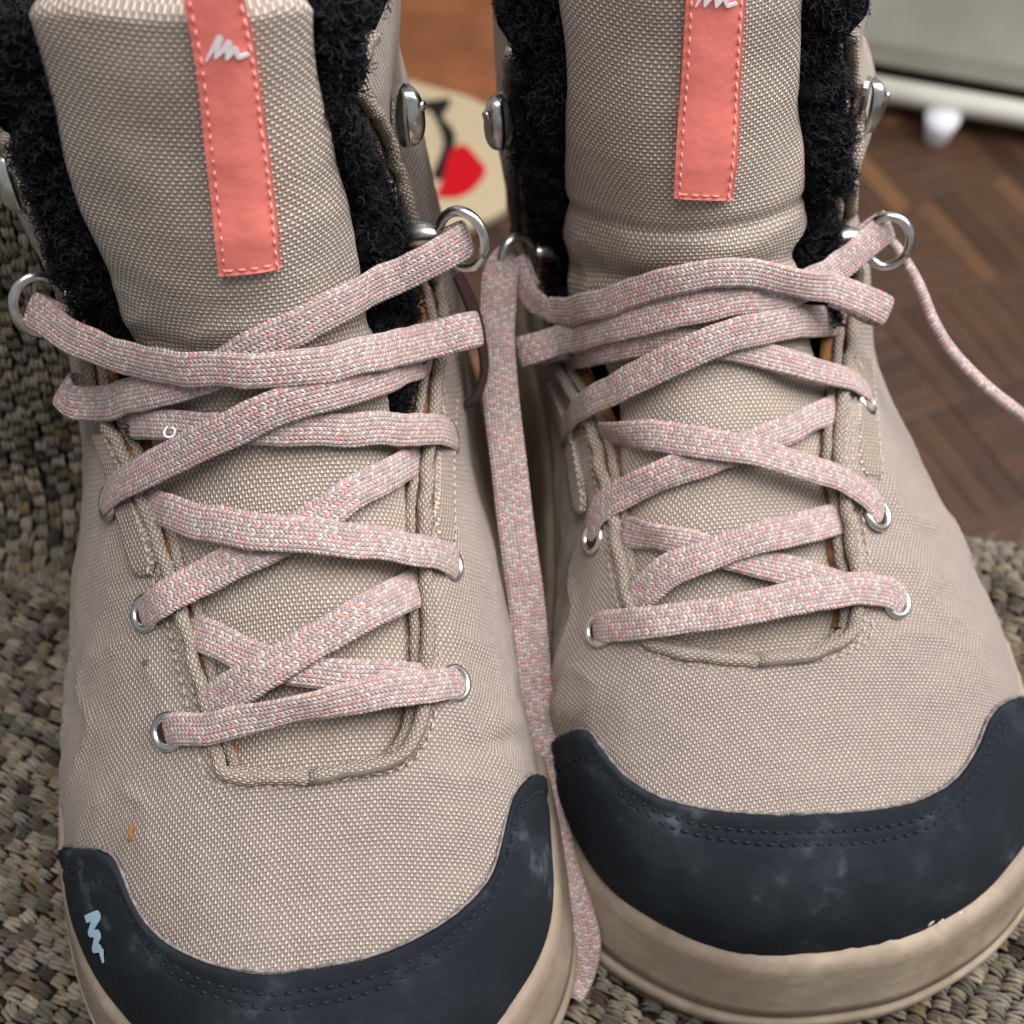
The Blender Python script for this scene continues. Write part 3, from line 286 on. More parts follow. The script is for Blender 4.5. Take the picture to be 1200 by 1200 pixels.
def ribbon_geo(P,N,w,th=.0019,u0=0.,ns=16,twist=None):
    n=len(P); T=unit(np.gradient(P,axis=0)); N=unit(N-(N*T).sum(1,keepdims=True)*T); B=np.cross(T,N)
    if twist is not None:
        c,s_=np.cos(twist)[:,None],np.sin(twist)[:,None]; N,B=N*c+B*s_,B*c-N*s_
    an=np.arange(ns)*2*np.pi/ns; cx=np.sign(np.cos(an))*np.abs(np.cos(an))**.75; cz=np.sign(np.sin(an))*np.abs(np.sin(an))**.75
    w=np.broadcast_to(w,(n,)); V=P[:,None]+(w[:,None]/2*cx[None])[...,None]*B[:,None]+(th/2*cz)[None,:,None]*N[:,None]
    d=u0+np.r_[0,np.cumsum(np.linalg.norm(np.diff(P,axis=0),axis=1))]
    # wrap seam duplicated so the braid runs evenly across
    V=np.concatenate([V,V[:,:1]],1); across=np.where(np.arange(ns+1)<=ns/2,cx[np.arange(ns+1)%ns],2-0*cx[0]-cx[np.arange(ns+1)%ns]+.0)
    UV=np.stack([np.broadcast_to(d[:,None],(n,ns+1)),across[None]*w[:,None]/2+.00059],-1)
    F=grid_faces(n,ns+1,flip=True)
    F.append(tuple(range(ns))); F.append(tuple((n-1)*(ns+1)+j for j in range(ns))[::-1])
    return V.reshape(-1,3),F,UV.reshape(-1,2)

def build_boot(key,label):
    B=Boot(key); D=B.d
    root=thing('winter_boot',label,'boot',D['base'],D['rot'],'pair of winter boots')
    A=lambda k:np.array(D[k])
    # ---------------- upper
    thr={-1:A('throatL'),1:A('throatR')}
    VT=min(thr[-1][:4,0].min(),thr[1][:4,0].min())
    for sd in (-1,1):
        t=thr[sd]; t[0,1]=0; t[0,0]=VT
    VCOL=D['collar_v']
    UVs=[];Vs=[];Fs=[];off=0; edge={}; rows_edge={}
    for sd in (-1,1):
        t=thr[sd]; tt=catmull(np.c_[t,np.zeros(len(t))*0][:, :2]*np.array([1,.05]),110)/np.array([1,.05])
        edge[sd]=tt
        vin=np.r_[np.linspace(0,1,60)**1.5*VT,tt[1:,0]]; qin=np.r_[np.zeros(60),tt[1:,1]]
        arc=np.r_[0,np.cumsum(np.hypot(np.diff(tt[:,0]),np.diff(tt[:,1])*.05))]; arc/=arc[-1]
        vout=np.r_[vin[:60],VT+(VCOL-VT)*arc[1:]]
        k=np.linspace(0,1,64); v=vin[:,None]+(vout-vin)[:,None]*k[None]**1.2; q=qin[:,None]+(sd-qin)[:,None]*k[None]
        P,n=B.SN(v,q)
        # soft unevenness and creases of worn cloth
        rg=1-np.abs(vnoise(P*np.array([.55,1.5,1.]),62.,7.)); wrk=rg**6*np.exp(-((v-.098)/.030)**2)*np.clip((np.abs(q)-.22)/.2,0,1); bumpy=vnoise(P,34.,3.)*.0013+vnoise(P,110.,9.)*.0004+(wrk-.3)*.0010*(v>.05)
        for cv,cq,wv,wq,amp,sl in D.get('creases',[]):
            bumpy=bumpy+amp*np.exp(-(((v-cv)-sl*(q-cq))/wv)**2-((q-cq)/wq)**2)
        bumpy=bumpy*np.clip((v-.0)/.01,0,1)*np.clip((1-np.abs(q))*6,0,1)
        if True:   # the lip of the throat stands a little proud
            pass
        bumpy=np.where(k[None]<1e-9,np.where(vin[:,None]<VT+.0003,bumpy,0),bumpy)
        X=P+n*bumpy[...,None]
        uv=np.stack([B.U(v,q),v*1.0],-1)
        Vs.append(X.reshape(-1,3)); UVs.append(uv.reshape(-1,2)); Fs+=grid_faces(len(vin),64,flip=(sd>0),off=off); off+=X.shape[0]*64
    o=mesh_obj('upper',np.vstack(Vs),Fs,'canvas',root,np.vstack(UVs))
    bm=bmesh.new(); bm.from_mesh(o.data); bmesh.ops.remove_doubles(bm,verts=bm.verts,dist=1e-5); bm.to_mesh(o.data); bm.free()
    # ---------------- lining inside the collar
    Vs=[];Fs=[];off=0
    for sd in (-1,1):
        tt=edge[sd]; m=tt[:,0]>.125; tt2=tt[m][::3]; k=np.linspace(0,1,24)
        vo=np.linspace(.13,VCOL,len(tt2)); v=tt2[:,0][:,None]+(vo-tt2[:,0])[:,None]*k; q=tt2[:,1][:,None]+(sd-tt2[:,1])[:,None]*k
        X=B.at(v,q,-.0045); Vs.append(X.reshape(-1,3)); Fs+=grid_faces(len(tt2),24,off=off); off+=len(tt2)*24
    mesh_obj('lining',np.vstack(Vs),Fs,'fleece',root)
    # ---------------- binding, inner brown edge and stitching along the throat
    for sd in (-1,1):
        tt=edge[sd]; P,n=B.SN(tt[:,0],tt[:,1])
        dq=.012/ .05*.05
        m=np.ones(len(tt),bool)
        for dq_,dh_,rr_ in ((0,.0004,.00150),(-.020,-.0020,.00120)):
            Pb=B.at(tt[:,0]-(.0006 if dq_ else 0)*(tt[:,0]<.083)*-1,tt[:,1]+sd*dq_*(tt[:,0]>.082),dh_); al=np.r_[0,np.cumsum(np.linalg.norm(np.diff(Pb,axis=0),axis=1))]
            Pb=Pb+np.stack([vnoise(Pb,260.,1.),vnoise(Pb,260.,5.),vnoise(Pb,260.,9.)],1)*.0007; uvb=np.stack(np.broadcast_arrays(np.arange(8)[None]*2*np.pi*rr_/8,al[:,None]),-1).reshape(-1,2); tube('throat_binding',Pb,rr_,'trim',root,8,uvs=uvb)
        Pi=B.at(tt[:,0],tt[:,1]-sd*.030,-.0024)
        Pj=B.at(tt[:,0],tt[:,1]-sd*.022,-.0030); Pi=B.at(tt[:,0],tt[:,1]-sd*.036,-.0042); X=np.stack([P-n*.0012,Pj,Pi,Pi-n*.0016],1); 
        km=tt[:,0]>.0825; mesh_obj('brown_backing',X[km].reshape(-1,3),grid_faces(int(km.sum()),4),'brown_edge',root)
        s0=np.searchsorted(tt[:,0],.0795) if True else 0
        for dqq in (.022,.045):
            qq=tt[:,1]+sd*dqq; Ps,ns=B.SN(tt[:,0]-(0.0012*(tt[:,0]<.083)),qq); mm=(tt[:,0]<.158)
            stitches('throat_stitching',Ps[mm],ns[mm],'thread',root,.0016,.0008,.00026,.0002,.0002)
    # ---------------- tongue
    tl,trr=A('tongueL'),A('tongueR')
    def edge_q(v,tab,th,sd):
        lowv=np.array([.070,.085,.10,.12,.14]); lowq=np.interp(lowv,th[:,0],th[:,1]); lowq=sd*np.minimum(np.maximum(np.abs(lowq),.2)*1.22,.47)
        return np.interp(v,np.r_[lowv,tab[:,0]+np.arange(len(tab))*1e-7],np.r_[lowq,tab[:,1]*D['tongue_wide']+sd*.006])
    NR,NC=150,60; u=np.linspace(-1,1,NC)
    us=np.sign(u)*(1-(1-np.abs(u))**1.5)
    vtop=D['tongue_top']-.0075*np.abs(us)**4
    tau=np.r_[np.linspace(0,1,NR),[1.006,1.012,1.016,1.018]]; drop=np.r_[np.zeros(NR),[.0012,.0035,.007,.012]]
    v=.070+(vtop-.070)[None]*np.minimum(tau,1.018)[:,None]; v=np.minimum(v,VMAX-.0003)
    ql=edge_q(v,tl,thr[-1],-1); qr=edge_q(v,trr,thr[1],1); q=ql+(qr-ql)*(us[None]+1)/2
    def tongue_h(v,us):
        base=np.interp(v,[.07,.085,.10,.15,.168,.19,.235],[-.0052,-.0046,-.0046,-.0040,-.0018,.0012,.0012])
        puff=np.interp(v,[.07,.085,.10,.15,.168,.185,.235],[.0004,.0014,.0026,.0028,.0024,.0032,.0032])
        h=base+puff*(1-us**2)-np.interp(v,[.07,.09,.15,.17,.235],[.0,.005,.005,.005,.006])*np.clip((np.abs(us)-.78)/.22,0,1)**2.2
        for sv,dep,wd_ in D['tongue_seams']: h=h-dep*np.exp(-((v-sv-.0015*us*us)/wd_)**2)
        return h
    P,n=B.SN(v,q); h=tongue_h(v,us[None])+vnoise(P,70.,5.)*.0007+vnoise(P,26.,15.)*.0013+(1-np.abs(vnoise(P*np.array([.5,1.4,1.6]),75.,31.)))**7*.0010*np.exp(-((v-.160)/.016)**2)-drop[:,None]
    X=P+n*h[...,None]
    tongue=mesh_obj('tongue',X.reshape(-1,3),grid_faces(len(tau),NC,flip=True),'tongue',root,np.stack([B.U(v,q),v],-1).reshape(-1,2))
    # dark gusset under the tongue closes the throat
    gv_=np.linspace(.074,.176,40); ga=np.interp(gv_,thr[-1][:,0],thr[-1][:,1])-.03; gb=np.interp(gv_,thr[1][:,0],thr[1][:,1])+.03; kq=np.linspace(0,1,24)
    gq_=ga[:,None]+(gb-ga)[:,None]*kq; gX=B.at(np.broadcast_to(gv_[:,None],gq_.shape),gq_,-.0085-.002*np.sin(np.pi*kq)[None]+0*gq_)
    mesh_obj('tongue_gusset',gX.reshape(-1,3),grid_faces(40,24,flip=True),'dark_lining',root)
    tpos=lambda v,q,lift:(lambda ql,qr:B.at(v,q,tongue_h(v,np.clip(2*(q-ql)/(qr-ql)-1,-1,1))+lift))(edge_q(v,tl,thr[-1],-1),edge_q(v,trr,thr[1],1))
    # ---------------- coral label on the tongue
    ll,lr=A('labelL'),A('labelR'); nl=60; tl_=np.linspace(0,1,nl)
    cl=catmull(ll*[1,.1],nl)/[1,.1]; cr=catmull(lr*[1,.1],nl)/[1,.1]
    kk=np.linspace(0,1,14); lv=cl[:,0][:,None]+(cr[:,0]-cl[:,0])[:,None]*kk; lq=cl[:,1][:,None]+(cr[:,1]-cl[:,1])[:,None]*kk
    lift=np.full(lv.shape,.0013); lift[:,1:-1]+=.0002; Pn=tpos(lv,lq,lift)+0
    Pn=Pn+B.SN(lv,lq)[1]*(vnoise(Pn,130.,2.)*.0003)[...,None]
    lo=tpos(lv,lq,-.0004)
    ring=np.r_[[i*14 for i in range(nl)],[ (nl-1)*14+j for j in range(1,14)],[i*14+13 for i in range(nl-2,-1,-1)],[j for j in range(12,0,-1)]]
    V=np.vstack([Pn.reshape(-1,3),lo.reshape(-1,3)[ring]]); F=grid_faces(nl,14,flip=True); k0=nl*14
    for a in range(len(ring)): b=(a+1)%len(ring); F.append((int(ring[a]),int(ring[b]),k0+b,k0+a))
    lab=mesh_obj('tongue_label',V,F,'coral',root,label='coral pink strip sewn on the tongue with a white zigzag mark')
    for a in (.09,.91):
        qv=cl+(cr-cl)*a; Ps=tpos(qv[:,0],qv[:,1],.0016); stitches('label_stitching',Ps,B.SN(qv[:,0],qv[:,1])[1],'coral_thread',lab,.0018,.0006,.00022,.0001)
    b0=cl[0]+(cr[0]-cl[0])*np.linspace(.09,.91,20)[:,None]; b0[:,0]+=.0012; Ps=tpos(b0[:,0],b0[:,1],.0016)
    stitches('label_stitching',Ps,B.SN(b0[:,0],b0[:,1])[1],'coral_thread',lab,.0018,.0006,.00022,.0001)
    def strokes(name,tab,lift,widths,mat,parent,fn):
        T=np.array(tab); V=[];F=[];off=0
        for i in range(len(T)-1):
            a,b=T[i],T[i+1]; t=np.linspace(0,1,6)[:,None]; q_=a+(b-a)*t; Pm=fn(q_[:,0],q_[:,1],lift+.00004*i); Nn=B.SN(q_[:,0],q_[:,1])[1]
            Tn=unit(np.gradient(Pm,axis=0)); Bn=np.cross(Tn,Nn); w=np.linspace(widths[i],widths[i+1],6)[:,None]
            X=np.stack([Pm-Bn*w-Nn*.0003,Pm-Bn*w,Pm+Bn*w,Pm+Bn*w-Nn*.0003],1); V.append(X.reshape(-1,3)); F+=grid_faces(6,4,off=off); off+=24
            jt=np.linspace(0,2*np.pi,12,endpoint=False)[:,None]; V.append(Pm[-1]+Nn[-1]*.00002+(np.cos(jt)*Tn[-1]+np.sin(jt)*Bn[-1])*w[-1]); F.append(tuple(range(off,off+12))); off+=12
        return mesh_obj(name,np.vstack(V),F,mat,parent,smooth=False)
    strokes('label_logo',D['logo'],.0018,[.00014,.00055,.0002,.0006,.0002,.0005,.00035,.0003],'white_print',lab,tpos)
    # ---------------- toe cap
    cp=A('cap'); cp=cp[np.argsort(cp[:,1])]; NQ=150; qq=np.sin(np.linspace(-1,1,NQ)*math.pi/2); 
    cq=np.r_[-1,cp[:,1],1]; cv=np.r_[cp[0,0]+.002,cp[:,0],cp[-1,0]+.002]
    vc=interp_smooth(qq,cq,cv); vc=vc+np.array([noise.noise(Vector((a*40,key=='L',0))) for a in qq])*.0003
    sdn=np.r_[0,np.linspace(.02,1,54)]; vv=vc[None]*sdn[:,None]**1.15; Q=np.broadcast_to(qq,vv.shape)
    hh=.0015+0*vv; Pc,nc=B.SN(vv,Q); bl=np.clip(1-vv/.006,0,1)[...,None]; nc=unit(nc*(1-bl)+np.array([0,-.95,.25])*bl); hh=hh+vnoise(Pc,60.,1.)*.0007*np.clip(vv/.01,0,1); groove=np.zeros_like(vv)
    for dg in (.0035,.0062): groove+=np.exp(-((vc[None]-vv-dg)/.0006)**2)
    hh=(hh-.0006*groove)*np.clip((Pc[...,2]-ZS)/.007,.05,1)
    X=Pc+nc*hh[...,None]; low=B.at(vc,qq,-.0003)
    X=np.concatenate([X,(B.at(vc+.0002,qq,.0009))[None],low[None]],0)
    cap=mesh_obj('toe_cap',X.reshape(-1,3),grid_faces(len(X),NQ,flip=True),'nubuck',root)
    tube('cap_raw_edge',B.at(vc+.0006,qq,.0003)[4:-4],.00036,'raw_edge',cap,6)
    for dg in (.0035,.0062):
        Ps,ns=B.SN(vc-dg,qq); mm=np.abs(qq)<.86; stitches('cap_stitching',(Ps+ns*.0011)[mm],ns[mm],'navy_thread',cap,.0016,.0011,.00032,.0002)
    if 'caplogo' in D: strokes('cap_logo',D['caplogo'],.0018,[.0008,.0010,.00065,.0009,.0006,.0009,.0002],'blue_print',cap,lambda v,q,l:B.at(v,q,l))
    # ---------------- sole
    vs=np.r_[np.linspace(0,1,70)**2*.07,np.linspace(.071,.20,200)]; y,z,dy,dz,H,r=sect(vs); 
    kmax=np.where((r>0.02))[0]; ok=[i for i in kmax if z[i]+dz[i]*H[i]<ZS+1e-4]; vs=vs[ok]
    PLf=S(vs,-1.,*B.W); PR=S(vs,1.,*B.W); 
    out=np.vstack([PLf[1:][::-1],PR])[:, :2]
    # close the heel with a half ellipse
    a,b=out[-1],out[0]; mid=(a+b)/2; half=np.linalg.norm(a-b)/2; th=np.linspace(0,math.pi,26)[1:-1]
    depth=max(.004,HEEL-mid[1]); dirx=(a-b)/2
    out=np.vstack([out,[mid+dirx*math.cos(t)+np.array([0,depth*math.sin(t)]) for t in th]])
    # resample evenly
    d=np.r_[0,np.cumsum(np.linalg.norm(np.diff(np.vstack([out,out[:1]]),axis=0),axis=1))]; s_=np.linspace(0,d[-1],300,endpoint=False); oc=np.vstack([out,out[:1]])
    out=np.stack([np.interp(s_,d,oc[:,k]) for k in (0,1)],1)
    for _ in range(6): out=.25*np.roll(out,1,0)+.5*out+.25*np.roll(out,-1,0)
    tg=unit(np.roll(out,-1,0)-np.roll(out,1,0)); nn=np.stack([tg[:,1],-tg[:,0]],1); cen=out.mean(0)
    if ((out-cen)*nn).sum()<0: nn=-nn
    prof=[(-.006,ZS-.0015),(-.0012,ZS+.0012),(.0009,ZS+.0016),(.0022,ZS+.0004),(.0030,ZS-.003),(.0042,.0190),(.0052,.0140),(.0058,.0100),(.0052,.0094),(.0052,.0086),(.0064,.0080),(.0068,.0050),(.0066,.0015),(.0052,.0002),(-.008,.0),(-.03,.0)]
    rows=[]
    front=np.clip(-nn[:,1],0,1); 
    for k,(oo,zz) in enumerate(prof):
        e=oo*(1+.55*front) if oo>0 else np.full(300,oo)
        xy=out+nn*e[:,None] if oo>-.02 else cen+(out-cen)*.6
        spring=.007*np.clip((.05-xy[:,1])/.06,0,1)**1.8
        zq=zz+spring*(1-np.clip(zz/ZS,0,1))
        if k<5: zq=zq+.0062*front**1.5
        rows.append(np.c_[xy,zq])
    X=np.array(rows); wob=vnoise(X,90.,4.)*.0004; X[...,2]+=wob*(X[...,2]>.002); X[1:4,:,2]+=np.maximum(vnoise(X[1:4],620.,2.),-.1)*.0009+np.maximum(vnoise(X[1:4],210.,6.)-.25,0)*.003
    sole=mesh_obj('sole',X.reshape(-1,3),grid_faces(len(prof),300,wrap=True)+[tuple((len(prof)-1)*300+j for j in range(300))],'rubber',root)
    # ---------------- fleece: strips between tongue and flaps, and the collar roll
    for sd,tab in ((-1,tl),(1,trr)):
        th=thr[sd]; v=np.linspace(D['fleece_v0'],.226,50); qi=edge_q(v,tab,th,sd)-sd*.05; vo=np.minimum(v,VCOL+.004)
        qo=np.interp(v,th[:,0],th[:,1]); qo=qo+sd*D['fleece_over']; k=np.linspace(0,1,18)
        q=qi[:,None]+(qo-qi)[:,None]*k; h=-.0045+.0075*np.sin(np.pi*np.clip(k,0,1)**.8)**.8; h=np.broadcast_to(h,q.shape)+np.interp(v,[.15,.166,.178],[-.006,-.004,0])[:,None]
        P,n=B.SN(np.broadcast_to(v[:,None],q.shape),q); P=P+n*(h+(vnoise(P,130.,8.)*.0042+vnoise(P,330.,2.)*.0018))[...,None]
        fl=mesh_obj('fleece_lining',P.reshape(-1,3),grid_faces(50,18,flip=(sd<0)) if False else grid_faces(50,18,flip=True),'fleece',root)
        N=9500; i=RNG.integers(0,50,N); j=RNG.uniform(.12,1,N)*17; j0=j.astype(int).clip(0,16); f=(j-j0)[:,None]
        pp=P[i,j0]*(1-f)+P[i,j0+1]*f; pn=n[i,j0]
        fibres('pile',pp+RNG.normal(0,.0008,pp.shape),pn,fl,.0026,.00026,1.5)
    # collar roll
    segs=[]
    for sd in (-1,1):
        q0=np.interp(VCOL,thr[sd][:,0],thr[sd][:,1]); qs=np.linspace(q0,sd*.999,46); segs.append(B.at(np.full(46,VCOL+.006),qs,-.0082))
    for sd,cpth in zip((-1,1),segs):
        V,F=tube_geo(catmull(cpth,70),.0062,14); V=V+unit(V-V.mean(0))*(vnoise(V,130.,2.)*.0032+vnoise(V,330.,2.)*.0014)[:,None]
        fl=mesh_obj('fleece_collar',V,F,'fleece',root)
        idx=RNG.integers(0,70*14,8000); Pn=V[idx]; Cn=catmull(cpth,70)[idx//14]; fibres('pile',Pn,unit(Pn-Cn),fl,.0028,.00026,1.5)
    # ---------------- hardware
    for r_ in D['rings']:
        p=np.array(r_[:3])/1000; nrm=np.array(r_[3:6]); sx=1 if nrm[0]>0 else -1
        ex=unit(np.array([0,.25,.97])); ey=unit(np.array([sx*.9,-.42,.12])); an=np.linspace(0,2*np.pi,40,endpoint=False)
        C_=p+np.cos(an)[:,None]*ex*.0066+np.sin(an)[:,None]*ey*.0052
        rg=tube('lace_ring',C_,.00112,'steel',root,10,closed=True)
        base=p-ey*.0052; T=np.array([base-ey*.007-ex*.001,base-ey*.003,base+ey*.0006]); tube('ring_mount',catmull(T,8),np.array([.0034,.0034,.0032,.003,.0026,.0024,.002,.0012]),'steel',rg,10)
    for r_ in D['hooks']:
        p=np.array(r_[:3])/1000; sx=1 if r_[3]>0 else -1; up_=unit(np.array([0,.12,.99])); ou=unit(np.array([sx*.86,-.5,.1])); sd_=np.cross(up_,ou)
        # domed shell, open towards the boot, with a rivet and a base plate
        nu,nv=14,12; th=np.linspace(-1,1,nu); ph=np.linspace(-1,1,nv); X=[]
        for a in th:
            for b_ in ph:
                hgt=.0040*max(0,1-abs(a)**2.6)**.5*max(0.02,1-.75*abs(b_)**2.2)
                X.append(p+up_*a*.0070+sd_*b_*.0034*math.sqrt(1-.86*a*a)+ou*(hgt-.0006))
        hk=mesh_obj('lace_hook',X,grid_faces(nu,nv),'steel',root)
        md=hk.modifiers.new('thick','SOLIDIFY'); md.thickness=.0007
        pl=[p-ou*.0012+up_*.0072*math.sin(t)+sd_*.0040*math.cos(t) for t in np.linspace(0,2*np.pi,20,endpoint=False)]; pl2=[a-ou*.0009 for a in pl]
        mesh_obj('hook_plate',pl+pl2,[tuple(range(20)),tuple(range(39,19,-1))]+[(i,20+i,20+(i+1)%20,(i+1)%20) for i in range(20)],'steel',hk,smooth=False)
        rv=[p+ou*.0033+up_*(.0032)+(up_*math.cos(t)*math.sin(f)+sd_*math.sin(t)*math.sin(f))*.0012+ou*math.cos(f)*.0006 for f in np.linspace(.05,1.6,5) for t in np.linspace(0,2*np.pi,12,endpoint=False)]
        mesh_obj('rivet',rv,grid_faces(5,12,wrap=True)+[tuple(range(12))],'steel',hk)
    for r_ in D['eyelets']:
        p=np.array(r_[:3])/1000; nrm=unit(np.array(r_[3:6])); a=unit(np.cross(nrm,[0,0,1.])); b_=np.cross(nrm,a); an=np.linspace(0,2*np.pi,28,endpoint=False)
        Cc=p-nrm*.0006+(np.cos(an)[:,None]*a+np.sin(an)[:,None]*b_)*.0033; ey=tube('eyelet',Cc,.00090,'steel',root,10,closed=True)
        mesh_obj('eyelet_hole',[p-nrm*.0004+(math.cos(t)*a+math.sin(t)*b_)*.0030 for t in an],[tuple(range(28))],'dark_brown',ey,smooth=False)
    for r_ in D['tacks']:   # reinforcing patch where the webbing ends
        v0,q0=r_[6],r_[7]; sd=1 if q0>0 else -1; vv=np.linspace(v0-.006,v0+.020,26); kk=np.linspace(-1,1,11)
        wq=.042*np.clip(1-np.clip((v0-vv)/.0065,0,1)**2.5,0.04,1)**.5
        qc=q0-sd*.0+np.interp(vv,thr[sd][:,0],thr[sd][:,1])-np.interp(v0,thr[sd][:,0],thr[sd][:,1])
        Q=qc[:,None]+wq[:,None]*kk; V_=np.broadcast_to(vv[:,None],Q.shape); h=.0011*np.clip((1-np.abs(kk))*5,0,1)**.5-.0002
        hb=np.broadcast_to(h,Q.shape).copy(); hb[0]=-.0002
        X=B.at(V_,Q,hb); mesh_obj('webbing_patch',X.reshape(-1,3),grid_faces(26,11,flip=True),'trim',root,np.stack([B.U(V_,Q),V_],-1).reshape(-1,2))
        sp=B.SN(vv,qc+.8*wq); stitches('patch_stitching',sp[0]+sp[1]*.0006,sp[1],'thread',root,.0016,.0007,.0003,.0004)
        c=np.array(r_[:3])/1000
    # ---------------- laces
    tw=D.get('twists',{})
    for k,(nm,w,pts) in enumerate(D['laces']):
        T=np.array(pts); T[:,:3]/=1000; n=max(60,len(T)*9); C_=catmull(T,n); P,N=C_[:,:3],C_[:,3:6]
        tt=np.linspace(0,1,n); ww=w/1000*(1+.05*np.sin(tt*9+k)); ww=ww*.91; e0,e1=D['ends'].get(nm,[.7,.7]); ww=ww*np.clip(e0+(1-e0)*tt/.04,0,1)*np.clip(e1+(1-e1)*(1-tt)/.04,0,1)
        twist=.10*np.sin(tt*7+k*1.7)
        def wrap(P,N,r,back):
            # carry the band round the edge it is pulled over, and back underneath
            T0=unit(P[-1]-P[-3]); N0=unit(N[-1]-(N[-1]*T0).sum()*T0); th=np.linspace(0,2.75,13)[1:,None]
            Pa=P[-1]+r*(T0*np.sin(th)-N0*(1-np.cos(th))); Na=N0*np.cos(th)+T0*np.sin(th); Tl=T0*math.cos(2.75)-N0*math.sin(2.75)
            Pb=Pa[-1]+Tl*np.linspace(.0006,back,7)[:,None]; return np.vstack([P,Pa,Pb]),np.vstack([N,Na,np.repeat(Na[-1:],7,0)])
        for end,r_,back in D['wraps'].get(nm,[]):
            if end: P,N=wrap(P,N,r_,back)
            else:
                P,N=wrap(P[::-1],N[::-1],r_,back); P,N=P[::-1],N[::-1]
        if len(P)!=n:
            m=len(P); ix=np.linspace(0,1,m); ww=np.interp(ix,tt,ww); twist=np.interp(ix,tt,twist); tt=ix; n=m
        for c0,wd_,ang in tw.get(nm,[]): twist=twist+ang*np.exp(-((tt-c0)/wd_)**2)
        lump=np.stack([vnoise(P*1.,120.,k+.1),vnoise(P,120.,k+5.1),vnoise(P,120.,k+9.1)],1)*.0005
        V,F,UV=ribbon_geo(P+lump,N,ww*(1+.05*vnoise(P,300.,k)),.0015,k*.37,twist=twist)
        mesh_obj('lace_strand',V,F,'lace',root,UV)
    for nm,w,nx in (('hang',.0088,(-.10,-.62,.78)),('side',.0036,(.55,.62,-.3)),('loop',.0045,(.9,-.3,.1))):
        if nm in D:
            P=catmull(np.array(D[nm])/1000,160); N=np.broadcast_to(np.array(nx),P.shape); wv=w
            tt=np.linspace(0,1,160)
            V,F,UV=ribbon_geo(P,N,np.full(160,w),.0021 if nm!='side' else .0024,.11,twist=.15*np.sin(tt*6) if nm!='side' else 1.35+.2*np.sin(tt*5))
            mesh_obj('lace_tail' if nm!='loop' else 'side_webbing_loop',V,F,'lace' if nm!='loop' else 'shaded_lace',root,UV)
    if 'thread_loop' in D:
        c=np.array(D['thread_loop'][:3])/1000; nv=unit(np.array(D['thread_loop'][3:6])); a_=unit(np.cross(nv,[0,0,1.])); b2=np.cross(nv,a_); t_=np.linspace(-.6,4.6,22)
        tube('loose_thread',c+nv*.0009+np.cos(t_)[:,None]*a_*.0011+np.sin(t_)[:,None]*b2*.0011+nv*(.0005*np.sin(t_*1.3))[:,None],.00026,'white_print',root,6)
    # ---------------- small marks: rust fleck, loose thread
    for nm,mt,v0,q0,pts in D.get('marks',[]):
        poly=np.array(pts); hm=.0022 if mt=='chip' else .0012; X=B.at(v0+poly[:,1],q0+poly[:,0],hm); X2=B.at(v0+poly[:,1],q0+poly[:,0],hm-.0008); m=len(poly)
        mesh_obj(nm,np.vstack([X,X2]),[tuple(range(m))]+[(i,m+i,m+(i+1)%m,(i+1)%m) for i in range(m)],mt,root,smooth=False)
    return root,B

# ------------------------------------------------------------------ sofa
def seat_z(x,y):
    t=np.clip((x+.03)/.08,0,1); t=t*t*(3-2*t); return .012*(1-t)
YE=.158; RE=.045
def seat_point(x,s):
    """s runs back over the seat and rolls over the rear edge"""
    s=np.asarray(s,float); e=YE-.20*np.clip(np.asarray(x)-.0,0,.16)
    over=np.clip(s-e,0,None); a=np.minimum(over/RE,math.pi/2); rest=np.maximum(over-RE*math.pi/2,0)
    y=np.minimum(s,e)+RE*np.sin(a); z=seat_z(x,y)-RE*(1-np.cos(a))-rest
    n=np.stack([0*a,np.sin(a),np.cos(a)],-1); return np.stack([np.broadcast_to(x,y.shape),y,z],-1),n
PAL=[srgb(*c) for c in ((150,136,114),(128,116,96),(164,150,130),(104,90,74),(130,112,82),(98,90,80),(150,140,126),(86,66,54),(132,108,66),(116,110,96),(60,48,42))]
